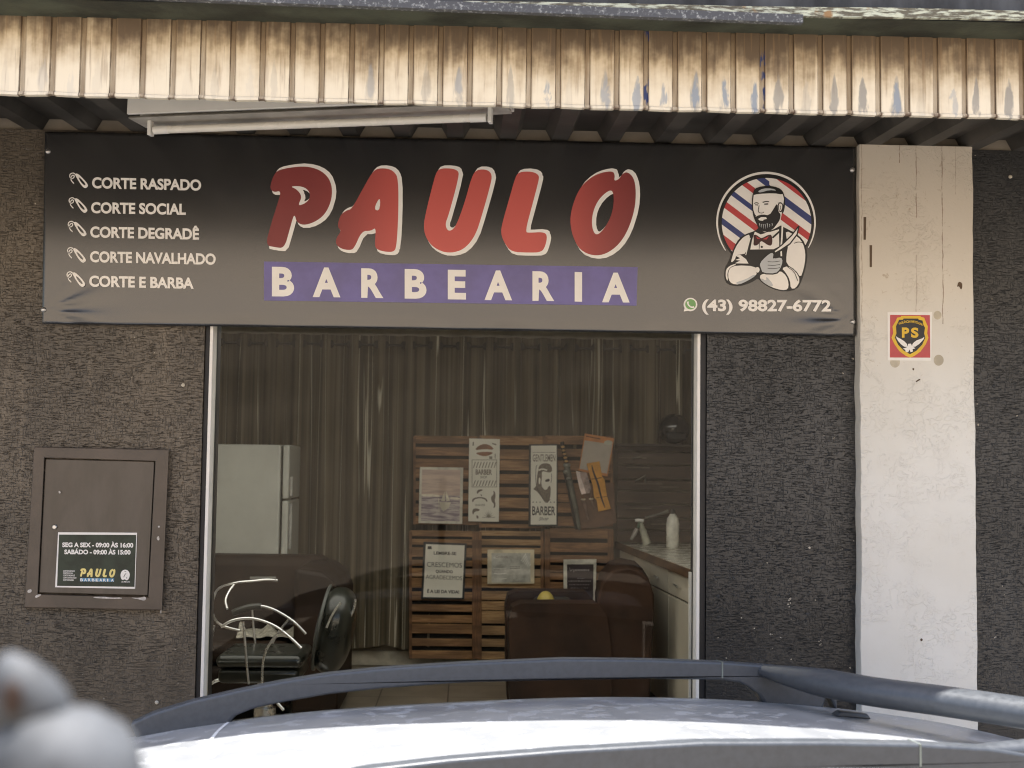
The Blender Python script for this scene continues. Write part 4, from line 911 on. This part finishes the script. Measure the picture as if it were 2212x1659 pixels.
# ------------------------------------------------------------------ tool rack, dome, counter, bottles
RY = 5.30
rk = thing('tool_rack', at(1420, 1170, RY), 'dark wooden tool rack behind the counter with small tools hung on it', 'rack')
a0_, a1_ = at(1334, 1000, RY).x, at(1516, 1000, RY).x + .2; zr0, zr1 = 1.0, at(1420, 965, RY).z
m = MB(); k = 0; z = zr0 + .01
while z < zr1 - .02:
    h = (.085, .07, .095)[k % 3]; m.box(a0_, a1_, RY, RY + .018, z, min(z + h, zr1)); z += h + .018; k += 1
m.build('boards', wood_mat('dark stained boards', (.050, .031, .019), (.085, .052, .032)), rk, bevel=.002)
MB().box(a0_ - .02, a1_, RY - .10, RY + .03, zr1 + .001, zr1 + .02).build('top_shelf', mat('dark shelf wood', (.045, .032, .024), .6), rk, bevel=.002)
m = MB()
for px, py, wd_ in ((1366, 989, 60), (1378, 1010, 50), (1400, 1045, 60), (1445, 1052, 40), (1380, 1098, 55), (1425, 1132, 40)):
    p = at(px, py, RY); ww = wd_ / 2800 * 10; m.box(p.x - ww / 2, p.x + ww / 2, RY - .03, RY - .002, p.z - .004, p.z + .003)
m.build('rail', mat('dull rail', (.20, .17, .13), .5), rk)
m = MB(); m.tube([at(1366, 990, RY - .03), at(1385, 988, RY - .03)], .008, 8); m.tube([at(1372, 1040, RY - .04), at(1394, 1028, RY - .04), at(1394, 1043, RY - .04)], .010, 8); m.tube([at(1394, 1119, RY - .04), at(1420, 1112, RY - .04), at(1444, 1104, RY - .04)], [.012, .009, .014], 8)
m.build('hung_tool', mat('grey steel tool', (.15, .14, .12), .4, .3), rk, smooth=True)
hp = at(1456, 936, RY - .06); hr = .125
hm = thing('dome_helmet', Vector((hp.x, hp.y, zr1 + .021)), 'round glossy black helmet resting on the dark tool rack', 'helmet')
hm.location = (hp.x, RY - .05, zr1 + .021)
MB().ball((hp.x, RY - .05, zr1 + .021 + hr * .95), hr, hr, hr * .95, 28, 16).build('shell', mat('black gloss', (.010, .011, .013), .14, coat=.6), hm, smooth='all')
MB().box(hp.x - .08, hp.x + .08, RY - .05 - hr - .004, RY - .05 - hr + .03, zr1 + .05, zr1 + .11).build('visor', mat('smoked visor', (.02, .022, .026), .1), hm, bevel=.015)
CZ = 1.0
cf, cn = at_z(1336, 1173, CZ), at_z(1500, 1234, CZ)
ct = thing('wall_counter', Vector((1.6, 4.0, 0)), 'long white drawer counter with wood edged top along the right wall', 'counter')
dcn = (cn - cf).normalized(); cn2 = cn + dcn * 1.1; W2 = Vector((0, 0, -.045)); xw = 2.04
MB().hexa([(cf.x, RY + .05, CZ), (cn2.x, cn2.y, CZ), (cn2.x, cn2.y, CZ - .04), (cf.x, RY + .05, CZ - .04)], [(xw, RY + .05, CZ), (xw, cn2.y, CZ), (xw, cn2.y, CZ - .04), (xw, RY + .05, CZ - .04)]).build('counter_top', mat('pale laminate', (.45, .44, .38), .25, var=.08), ct)
e_ = Vector((-.004, 0, 0))
MB().hexa([cf + e_ * 0 + Vector((-.012, .2, .003)), cn2 + Vector((-.012, 0, .003)), cn2 + Vector((-.012, 0, -.05)), cf + Vector((-.012, .2, -.05))], [cf + Vector((-.001, .2, .003)), cn2 + Vector((-.001, 0, .003)), cn2 + Vector((-.001, 0, -.05)), cf + Vector((-.001, .2, -.05))]).build('counter_edge', wood_mat('brown edge', (.10, .055, .025), (.17, .095, .045), (1, 12, 1)), ct)
cb = mat('cream cabinet', (.62, .57, .47), .4, var=.06, vs=3)
n_dr = 6; Lc = (cn2 - cf).length
MB().hexa([cf + Vector((.03, .2, -.05)), cn2 + Vector((.03, 0, -.05)), Vector((cn2.x + .03, cn2.y, .06)), Vector((cf.x + .03, cf.y + .2, .06))], [(xw, cf.y + .2, CZ - .05), (xw, cn2.y, CZ - .05), (xw, cn2.y, .06), (xw, cf.y + .2, .06)]).build('cabinet', mat('shadow gap cabinet', (.20, .18, .14), .6), ct)
for i in range(n_dr):
    s0, s1 = Lc * i / n_dr + .006, Lc * (i + 1) / n_dr - .006
    a_, b_ = cf + dcn * s0, cf + dcn * s1; ox = Vector((.010, 0, 0)); ix = Vector((.028, 0, 0))
    for z0, z1, nm in ((CZ - .20, CZ - .056, 'drawer'), (.08, CZ - .212, 'cabinet_door')):
        q = lambda p, o, z: Vector((p.x + o.x, p.y, z))
        MB().hexa([q(a_, ox, z0), q(b_, ox, z0), q(b_, ox, z1), q(a_, ox, z1)], [q(a_, ix, z0), q(b_, ix, z0), q(b_, ix, z1), q(a_, ix, z1)]).build(nm, cb, ct, bevel=.002)
    mid = (a_ + b_) / 2
    MB().tube([(mid.x - .012, mid.y + .07, CZ - .125), (mid.x - .012, mid.y - .07, CZ - .125)], .006, 8).build('drawer_handle', metal_grey if i else white_paint, ct, smooth=True)
# spray bottle, tall bottle
sp = at_z(1396, 1177, CZ); sb = thing('spray_bottle', Vector((sp.x, sp.y, CZ)), 'small spray bottle with white trigger head at the back of the counter', 'bottle')
D_ = sp.y; e = lambda px, py: at(px, py, D_)
MB().tube([e(1398, 1175), e(1390, 1150), e(1384, 1130)], [.034, .026, .015], 12).build('bottle_body', mat('milky plastic', (.44, .44, .36), .3), sb, smooth=True)
MB().tube([e(1372, 1124), e(1378, 1123.5), e(1390, 1125)], [.010, .014, .013], 8).build('spray_head', white_print, sb, smooth=True)
MB().tube([e(1382, 1128), e(1378, 1140)], .013, 8).build('neck', mat('green collar', (.07, .13, .08), .4), sb, smooth=True)
MB().tube([e(1376, 1142), e(1370, 1154), e(1363, 1166)], [.016, .018, .010], 8).build('trigger', mat('grey trigger', (.36, .34, .32), .4), sb, smooth=True)
bp = at_z(1453, 1183, CZ); tb = thing('tall_bottle', Vector((bp.x, bp.y, CZ)), 'tall white plastic bottle standing on the counter beside the window edge', 'bottle')
MB().lathe([(.045, 0), (.049, .01), (.047, .10), (.049, .17), (.042, .215), (.022, .245), (.016, .25)], (bp.x, bp.y, CZ + .001), n=24).build('bottle_body', mat('white bottle', (.74, .73, .66), .3), tb, smooth=True)
MB().lathe([(.014, .249), (.015, .252), (.015, .278), (.010, .282)], (bp.x, bp.y, CZ + .001), n=16).build('bottle_cap', mat('dark cap', (.06, .06, .06), .4), tb, smooth=True)

# ------------------------------------------------------------------ fridge
FY = 4.6; fz = at(530, 960, FY).z; fx = at(606, 1000, FY).x; fx0 = fx - .66
fr = thing('fridge', Vector(((fx + fx0) / 2, FY + .3, 0)), 'tall white fridge seen from its side at the left of the room', 'fridge')
fw_ = mat('white fridge enamel', (.56, .57, .53), .35, var=.05, vs=3)
MB().box(fx0, fx, FY, FY + .62, .04, fz).build('fridge_body', fw_, fr, bevel=.012)
zs = at(620, 1080, FY).z; xd = at(625, 1000, FY).x
for nm, z0, z1 in (('fridge_door', .06, zs - .006), ('freezer_door', zs + .006, fz)):
    d_ = MB().box(fx + .016, xd, FY + .005, FY + .615, z0, z1).build(nm, fw_, fr, bevel=.012)
    MB().box(xd + .001, xd + .022, FY + .04, FY + .07, (z1 - .35 if nm == 'fridge_door' else z0 + .02), (z1 - .02 if nm == 'fridge_door' else z0 + .16)).build('door_handle', mat('grey handle', (.42, .42, .40), .4), fr, bevel=.004)

# ------------------------------------------------------------------ sofas
hide_br = mat('dark brown leather', (.026, .015, .009), .65, spec=.25, var=.3, vs=3, bump=.15, bs=25)
hide_rd = mat('red brown leather', (.038, .019, .011), .65, spec=.25, var=.3, vs=3, bump=.15, bs=25)
def soft(mb_, name, m, par, lv=2, bw=.05):
    o = mb_.build(name, m, par, bevel=bw, seg=5); return o
s1 = thing('sofa', Vector((-1.5, 3.9, 0)), 'dark brown leather sofa behind the barber chair, rounded at its right arm', 'sofa')
SYb = 3.95; zt = at(560, 1200, SYb).z; xr_ = at(757, 1300, SYb).x
soft(MB().box(-2.5, xr_ - .16, SYb, SYb + .26, .10, zt), 'backrest', hide_br, s1, bw=.07)
soft(MB().prism([(xr_ - .28, SYb - .75, .06), (xr_ + .0, SYb - .75, .06), (xr_ + .0, SYb - .75, zt - .20), (xr_ - .04, SYb - .75, zt - .10), (xr_ - .12, SYb - .75, zt - .04), (xr_ - .28, SYb - .75, zt - .02)], (0, .98, 0)), 'armrest', hide_br, s1, bw=.06)
soft(MB().box(-2.5, xr_ - .29, SYb - .72, SYb - .01, .10, .36), 'seat_base', hide_br, s1)
soft(MB().box(-2.5, xr_ - .30, SYb - .74, SYb - .02, .365, .50), 'seat_cushion', hide_br, s1, bw=.06)
cl = MB(); c0 = at(578, 1376, SYb - .5); rr_ = random.Random(4); rows = []
for j in range(10):
    row = []
    for i in range(14): row.append(Vector((c0.x - .17 + .34 * i / 13 + rr_.uniform(-.008, .008), SYb - .66 + .36 * j / 9, .512 + .07 * max(0, math.sin(i * .9 + j * .4)) * max(0, math.sin(j * .35)) + .02 * rr_.random())))
    rows.append(row)
o = cl.grid(rows).build('crumpled_cloth', mat('white spotted cloth', (.50, .47, .39), .8, var=.3, vs=40), smooth='all', subsurf=1); tag(o, 'crumpled pale spotted cloth lying on the dark brown sofa', 'cloth')
AY = 3.1
s2 = thing('armchair', Vector((.9, AY + .4, 0)), 'red brown leather armchair turned to the left in front of the white counter', 'armchair')
def ax_(px, Y): return at(px, 1350, Y).x
za = at(1200, 1304, AY).z; zb_ = at(1350, 1228, AY).z
pA = [(1103, 1660), (1100, 1480), (1101, 1400), (1099, 1340), (1106, 1312), (1125, 1303), (1200, 1303), (1290, 1304), (1312, 1330), (1320, 1400), (1322, 1660)]
front = [at(x, y, AY) for x, y in pA]
for p in front: p.z = max(p.z, .05)
soft(MB().prism(front, (0, .22, 0)), 'armrest', hide_rd, s2, bw=.045)
soft(MB().prism([p + Vector((0, .72, 0)) for p in front], (0, .22, 0)), 'armrest', hide_rd, s2, bw=.045)
pB = [(1292, 1660), (1290, 1310), (1300, 1262), (1325, 1234), (1350, 1227), (1385, 1234), (1404, 1252), (1415, 1285), (1417, 1330), (1412, 1400), (1404, 1660)]
bk_ = [at(x, y, AY) + Vector((0, .05, 0)) for x, y in pB]
for p in bk_: p.z = max(p.z, .06)
soft(MB().prism(bk_, (.075, .84, 0)), 'backrest', hide_rd, s2, bw=.06)
xa_, xb_ = ax_(1108, AY), ax_(1300, AY)
soft(MB().box(xa_, xb_ - .02, AY + .23, AY + .71, .10, .36), 'seat_base', hide_rd, s2)
soft(MB().box(xa_ - .01, xb_ - .03, AY + .235, AY + .705, .365, .62), 'seat_cushion', hide_rd, s2, bw=.05)
cu_ = soft(MB().box(ax_(1150, AY + .6), ax_(1235, AY + .6), AY + .52, AY + .69, .625, at(1180, 1290, AY + .6).z), 'throw_cushion', mat('dark olive cloth', (.035, .030, .022), .8), None, bw=.04)
tag(cu_, 'dark cushion propped inside the red brown armchair', 'cushion')
yp = at(1179, 1301, AY + .4)
tag(MB().ball((yp.x, AY + .42, .625 + .088), .060, .060, .086, 22, 14).build('yellow_ball', mat('yellow rubber', (.36, .28, .06), .5), smooth='all'), 'small yellow ball peeking over the armchair arm', 'ball')

# ------------------------------------------------------------------ barber chair
DCH = lambda x, y: (414.75 + x * .26672, 1133.6 + y * .26672)
def cp(x, y, Y): px, py = DCH(x, y); return at(px, py, Y)
YC, YN, YF = 2.2, 1.9, 2.5
bc = thing('barber_chair', Vector((cp(590, 1120, YC).x, YC, 0)), 'black barber chair with chrome hoop armrests turned to the left', 'barber chair')
pvc = mat('black green vinyl', (.020, .022, .017), .3, var=.3, vs=6, coat=.3)
x0, x1 = cp(255, 1100, YC).x, cp(940, 1100, YC).x
soft(MB().box(x0, x1, YC - .24, YC + .24, cp(500, 1110, YC).z, cp(500, 1005, YC).z), 'seat', pvc, bc, bw=.045)
soft(MB().box(x0 + .01, x1 - .02, YC - .22, YC + .22, cp(500, 1236, YC).z, cp(500, 1114, YC).z), 'seat_base', pvc, bc, bw=.03)
bc_c = cp(1160, 850, YC); tilt = Matrix.Rotation(R(10), 4, 'Y')
m = MB().ball((0, 0, 0), .10, .24, .225, 30, 20); m.v = [(tilt @ Vector((math.copysign(abs(v.x / .10) ** .8, v.x) * .10, math.copysign(abs(v.y / .24) ** .7, v.y) * .24, math.copysign(abs(v.z / .225) ** .75, v.z) * .225))) + bc_c for v in m.v]
m.build('backrest', pvc, bc, smooth='all')
m = MB().tube([tilt @ Vector((-.070, .235 * math.cos(a), .222 * math.sin(a))) + bc_c for a in [2 * math.pi * i / 40 for i in range(40)]], .009, 8, closed=True); m.build('piping', mat('dull piping', (.09, .095, .085), .35), bc, smooth=True)
cr = lambda name, pts, r, n=6: MB().tube(spline(pts, n), r, 10).build(name, metal_chrome, bc, smooth=True)
cr('armrest', [cp(*q, YN) for q in ((235, 825), (330, 775), (450, 757), (560, 775), (680, 825), (780, 900), (885, 998))], .0072)
cr('armrest', [cp(*q, YF) for q in ((325, 712), (430, 672), (540, 657), (640, 678), (740, 728), (830, 790), (900, 860), (922, 885))], .0072)
MB().tube(spline([cp(*q, YF) for q in ((330, 716), (380, 695), (470, 668), (560, 660))]), .019, 10).build('arm_pad', pvc, bc, smooth=True)
cr('hoop', [cp(*q) for q in ((690, 450, 2.65), (600, 445, 2.62), (500, 455, 2.6), (350, 470, 2.55), (225, 510, 2.45), (178, 580, 2.35), (160, 660, 2.25), (170, 730, 2.1), (205, 790, 1.98), (280, 830, 1.92), (390, 858, 1.9))], .0068)
cr('hoop', [cp(*q) for q in ((345, 478, 2.55), (300, 540, 2.5), (272, 610, 2.45), (285, 682, 2.4))], .0068)
MB().tube([cp(470, 437, 2.62), cp(680, 436, 2.65)], .012, 8).build('arm_pad', mat('grey pad', (.12, .12, .105), .5), bc, smooth=True)
cr('post', [cp(*q, YN) for q in ((415, 785), (425, 900), (440, 1080), (460, 1290))], .006)
cr('post', [cp(*q, YF) for q in ((488, 685), (500, 850), (518, 1000))], .006)
cr('post', [cp(*q, YN) for q in ((740, 850), (690, 885), (640, 950), (600, 1020), (575, 1120), (566, 1290))], .0065)
cr('post', [cp(*q, YF) for q in ((785, 762), (730, 830), (680, 900), (635, 1005))], .006)
cr('post', [cp(*q, YC) for q in ((182, 815), (160, 900), (130, 1010))], .007)
cr('footrest', [cp(*q, YC) for q in ((115, 1350), (140, 1300), (200, 1262), (280, 1252), (420, 1258), (660, 1270))], .009)
cr('back_trim', [cp(*q, YC - .15) for q in ((1282, 748), (1310, 680), (1326, 606))], .007)
cr('back_trim', [cp(*q, YC - .25) for q in ((1090, 835), (1120, 760), (1160, 690), (1205, 632))], .006)
cr('lever', [cp(690, 1442, YN), cp(742, 1500, YN)], .008)
pc = cp(460, 1300, YC); pz = cp(460, 1236, YC).z
px_ = (x0 + x1) / 2
MB().lathe([(.30, .002), (.30, .02), (.22, .045), (.07, .06), (.058, .08), (.058, .30), (.040, .305), (.040, pz - .002)], (px_, YC, 0), n=32).build('pedestal', metal_chrome, bc, smooth=True)

# ------------------------------------------------------------------ the parked car
YAW = R(10); ce = Vector((math.cos(YAW), math.sin(YAW), 0)); cnv = Vector((-math.sin(YAW), math.cos(YAW), 0)); CC = Vector((.30, -1.79, 0))
def cw(u, v, z): return CC + ce * u + cnv * v + Vector((0, 0, z))
def loc(p): d_ = p - CC; return d_.dot(ce), d_.dot(cnv), p.z
RV = .53
far = lambda px, py, v=RV: loc(at_plane(px, py, CC + cnv * v, cnv))
sil = [(300, 1590), (484, 1563), (644, 1542), (912, 1524), (1217, 1510), (1382, 1509), (1500, 1512), (1667, 1519), (1802, 1532), (1851, 1537), (2009, 1559), (2112, 1577), (2171, 1595)]
ps = [far(x, y, .52) for x, y in sil]
def zr(u):
    if u <= ps[0][0]: return ps[0][2] + (u - ps[0][0]) * .22
    if u >= ps[-1][0]: return ps[-1][2] - (u - ps[-1][0]) * .35
    for a, b in zip(ps, ps[1:]):
        if a[0] <= u <= b[0]: t_ = (u - a[0]) / (b[0] - a[0]); return a[2] + (b[2] - a[2]) * t_
UF, UR = ps[0][0] - .10, ps[-1][0]
car = thing('parked_car', CC + Vector((0, 0, GZ)), 'silver station wagon with black roof rails parked in front of the barbershop', 'car')
paint = roof_paint(); body_paint = mat('silver car paint', (.46, .475, .49), .32, .25, var=.04, vs=3, coat=.4)
def rz(u, v):
    t_ = abs(v) / .60; zz = sum(zr(u + d_) for d_ in (-.12, -.06, 0, .06, .12)) / 5
    return zz - .004 + .030 * (1 - t_ ** 2) - (.05 * max(0, (t_ - .90) / .10) ** 2)
us = [UF + (UR - UF) * i / 40 for i in range(41)]; vs_ = [-.60 + 1.2 * j / 40 for j in range(41)]
MB().grid([[cw(u, v, rz(u, v)) for v in vs_] for u in us]).build('roof', paint, car, smooth='all')
# lower body: stations along the car
GB = GZ
def stn(u, vb, zs_, zm, zt_): return [(u, -vb + .04, zs_), (u, -vb, zm), (u, -vb + .03, zt_), (u, vb - .03, zt_), (u, vb, zm), (u, vb - .04, zs_)]
bel = zr(0) - .50
ST = [stn(UF - 1.75, .55, GB + .30, GB + .45, GB + .58), stn(UF - 1.68, .70, GB + .22, GB + .45, GB + .68), stn(UF - 1.2, .79, GB + .20, GB + .55, bel - .16), stn(UF - .62, .81, GB + .20, GB + .60, bel - .03), stn(UF, .82, GB + .20, GB + .62, bel), stn(.4, .83, GB + .20, GB + .62, bel + .01), stn(UR, .82, GB + .20, GB + .62, bel + .02), stn(UR + .28, .79, GB + .24, GB + .60, bel - .02), stn(UR + .36, .72, GB + .30, GB + .50, bel - .10)]
m = MB(); V = [cw(*p) for s_ in ST for p in s_]; nn = 6; fs = [tuple(range(5, -1, -1)), tuple((len(ST) - 1) * 6 + k for k in range(6))]
for i in range(len(ST) - 1): fs += [(i * 6 + k, i * 6 + (k + 1) % 6, (i + 1) * 6 + (k + 1) % 6, (i + 1) * 6 + k) for k in range(6)]
m.add(V, fs).build('body', body_paint, car, bevel=.05, seg=3)
cg = mat('dark car glass', (.012, .014, .016), .06, coat=.5)
def gq(name, pts): m = MB(); q = [cw(*p) for p in pts]; m.add(q, [(0, 1, 2, 3)]); o = m.build(name, cg, car); s_ = o.modifiers.new('s', 'SOLIDIFY'); s_.thickness = .006; return o
gq('windscreen', [(UF - .62, -.74, bel - .02), (UF - .62, .74, bel - .02), (UF + .01, .57, rz(UF, .57)), (UF + .01, -.57, rz(UF, .57))])
gq('rear_window', [(UR + .27, -.72, bel - .01), (UR + .27, .72, bel - .01), (UR - .005, .57, rz(UR, .57)), (UR - .005, -.57, rz(UR, .57))])
uu = [UF + .02, -.15, .62, UR - .02]
for sg in (-1, 1):
    gq('side_window', [(UF - .60, sg * .785, bel), (uu[1] - .03, sg * .80, bel + .004), (uu[1] - .03, sg * .612, rz(uu[1], .6) - .02), (uu[0], sg * .606, rz(uu[0], .6) - .02)])
    gq('side_window', [(uu[1] + .03, sg * .80, bel + .004), (uu[2] - .03, sg * .80, bel + .01), (uu[2] - .03, sg * .612, rz(uu[2], .6) - .02), (uu[1] + .03, sg * .612, rz(uu[1], .6) - .02)])
    gq('side_window', [(uu[2] + .03, sg * .80, bel + .01), (UR + .24, sg * .775, bel), (uu[3], sg * .606, rz(uu[3], .6) - .02), (uu[2] + .03, sg * .612, rz(uu[2], .6) - .02)])
    for uw in (UF - 1.02, UR - .28):
        wc = cw(uw, sg * .70, GB + .30)
        w_ = MB().lathe([(.19, -.09), (.28, -.095), (.30, -.07), (.30, .07), (.28, .095), (.19, .09)], wc, tuple(cnv), 36).build('wheel', mat('tyre rubber', (.02, .02, .02), .8), car, smooth=True)
        MB().lathe([(.185, -.085), (.185, .085), (.05, .07), (.03, .088)], wc, tuple(cnv * sg), 30).build('rim', mat('alloy', (.5, .5, .5), .3, .9), w_, smooth=True)
    MB().ball(cw(UF - .42, sg * .90, bel + .07), .09, .06, .07, 16, 10).build('wing_mirror', body_paint, car, smooth='all')
    MB().ball(cw(UF - 1.62, sg * .56, GB + .56), .10, .10, .06, 16, 8).build('headlight', mat('lamp glass', (.5, .5, .5), .1), car, smooth='all')
    tq = lambda du, dv, dz: cw(UR + .30 + du, sg * (.64 + dv), bel - .28 + dz)
    MB().hexa([tq(0, -.07, 0), tq(.06, -.07, 0), tq(.05, -.07, .20), tq(-.01, -.07, .20)], [tq(-.02, .09, 0), tq(.04, .09, 0), tq(.03, .09, .20), tq(-.03, .09, .20)]).build('tail_light', mat('red lamp glass', (.3, .02, .02), .15), car, bevel=.01)
# rails and the rear hoop
topE = [(283, 1560), (330, 1538), (418, 1511), (510, 1490), (600, 1471), (710, 1453), (830, 1441), (1000, 1430), (1217, 1421), (1400, 1423), (1554, 1428), (1667, 1436), (1760, 1452), (1800, 1472)]
botE = [(1802, 1532), (1781, 1487), (1770, 1530), (1690, 1520), (1646, 1514), (1631, 1491), (1612, 1478), (1592, 1468), (1554, 1462), (1400, 1459), (1217, 1461), (1000, 1467), (830, 1479), (710, 1492), (600, 1511), (544, 1524), (510, 1538), (484, 1566), (400, 1578), (300, 1594)]
outl = [far(x, y) for x, y in topE] + [far(x, y) for x, y in botE]
for sg in (1, -1):
    pts = [cw(u, sg * (RV + .022), z - (.006 if i >= len(topE) else 0)) for i, (u, v, z) in enumerate(outl)]
    MB().prism(pts, cnv * (-sg * .044)).build('roof_rail', black_plastic, car, bevel=.008, seg=3)
    for px, ext in ((1554, 6),):
        u_, _, z0_ = far(px, 1462); _, _, z1_ = far(px, 1428)
        MB().hexa([cw(u_ - .002, sg * (RV + .0235), z0_), cw(u_ + .002, sg * (RV + .0235), z0_), cw(u_ + .002, sg * (RV + .0235), z1_), cw(u_ - .002, sg * (RV + .0235), z1_)],
                  [cw(u_ - .002, sg * (RV - .0235), z0_), cw(u_ + .002, sg * (RV - .0235), z0_), cw(u_ + .002, sg * (RV - .0235), z1_ + .0006), cw(u_ - .002, sg * (RV - .0235), z1_ + .0006)]).build('rail_joint', mat('pale joint line', (.22, .25, .22), .5), car)
uh = far(1672, 1450); zt_ = uh[2]
hp_ = [(.635, .526), (.670, .43), (.725, .29), (.79, .155), (.896, .014), (.996, -.145), (1.07, -.29), (1.04, -.42), (.90, -.495), (.635, -.526)]
hp_ = [(a, b, zt_ + .004) for a, b in hp_]
hs = spline([cw(*p) for p in hp_], 6); nh = len(hs)
MB().tube(hs, [.022 + .032 * min(1, 5.0 * min(i, nh - 1 - i) / nh) for i in range(nh)], 16, flat=(.68, 1.0)).build('rear_hoop', black_plastic, car, smooth=True)
m = MB(); ab = loc(at_z(1838, 1553, rz(.80, .42) + .006))
m.hexa([cw(ab[0] + a, ab[1] + b, rz(ab[0] + a, ab[1] + b) + .001) for a, b in ((-.05, -.02), (.05, -.02), (.05, .02), (-.05, .02))], [cw(ab[0] + a, ab[1] + b, rz(ab[0] + a, ab[1] + b) + .014) for a, b in ((-.035, -.015), (.04, -.015), (.04, .015), (-.035, .015))])
m.build('antenna_base', black_plastic, car, bevel=.004)
sm_ = MB(); A_ = []
for j in range(25):
    v = .50 - 1.0 * j / 24; u_ = far(476, 1583)[0] + .05 * (1 - (v / .5) ** 2) * -1 + .02
    A_.append((u_, v))
for (a, b), (c_, d_) in zip(A_, A_[1:]): sm_.quad(cw(a - .004, b, rz(a, b) + .0015), cw(a + .004, b, rz(a, b) + .0015), cw(c_ + .004, d_, rz(c_, d_) + .0015), cw(c_ - .004, d_, rz(c_, d_) + .0015))
sm_.build('roof_seam', mat('pale seam', (.66, .67, .68), .5), car)

# ------------------------------------------------------------------ blurred post in the near left corner
KD = .54
def kp(px, py): return at(px, py, CAM.y + KD)
kc = kp(120, 1660); kr = (kp(300, 1650) - kp(120, 1650)).length
kn = thing('post_finial', Vector((kc.x, kc.y, GZ)), 'out of focus pale grey post with rounded finial in the near left corner', 'post')
pale = mat('blotched grey paint', (.075, .08, .085), .65, var=.6, vs=18)  # dark grey with random blotches
MB().lathe([(kr * 1.0, -2.6 * kr), (kr * 1.02, -kr), (kr, -.1 * kr), (kr * .93, .25 * kr), (kr * .75, .52 * kr), (kr * .45, .70 * kr), (kr * .1, .76 * kr)], kp(130, 1665), n=32).build('finial', pale, kn, smooth='all')
MB().tube([kp(120, 1600), kp(78, 1540), kp(48, 1490), kp(24, 1445), kp(10, 1412)], [kr * .30, kr * .44, kr * .40, kr * .27, kr * .08], 20).build('knob', pale, kn, smooth='all')
MB().ball(kp(56, 1492) + Vector((0, -.016, 0)), kr * .13, kr * .06, kr * .20, 12, 8).build('rust_spot', mat('rust spot', (.05, .028, .018), .8), kn, smooth='all')
MB().tube([(kc.x, kc.y, GZ), (kc.x, kc.y, kp(130, 1665).z - 2.5 * kr)], kr * .7, 20).build('post_shaft', pale, kn, smooth=True)

# ------------------------------------------------------------------ reflector earth bank added unseen behind the camera as warm reflector for glass, vinyl and facade
bank = mat('reflector earth bank', (.48, .39, .285), .9, var=.2, vs=.5, bump=.5, bs=6)
rb = random.Random(2); rows = []
for j in range(15):
    rows.append([Vector((-45 + 90 * i / 40, -8.5 - 22 * (j / 14), GZ + .01 + 11.5 * (j / 14) ** 1.05 + (rb.uniform(-.12, .12) if j else 0))) for i in range(41)])
tag(MB().grid(rows).build('added_bank', bank, smooth='all'), kind='structure')
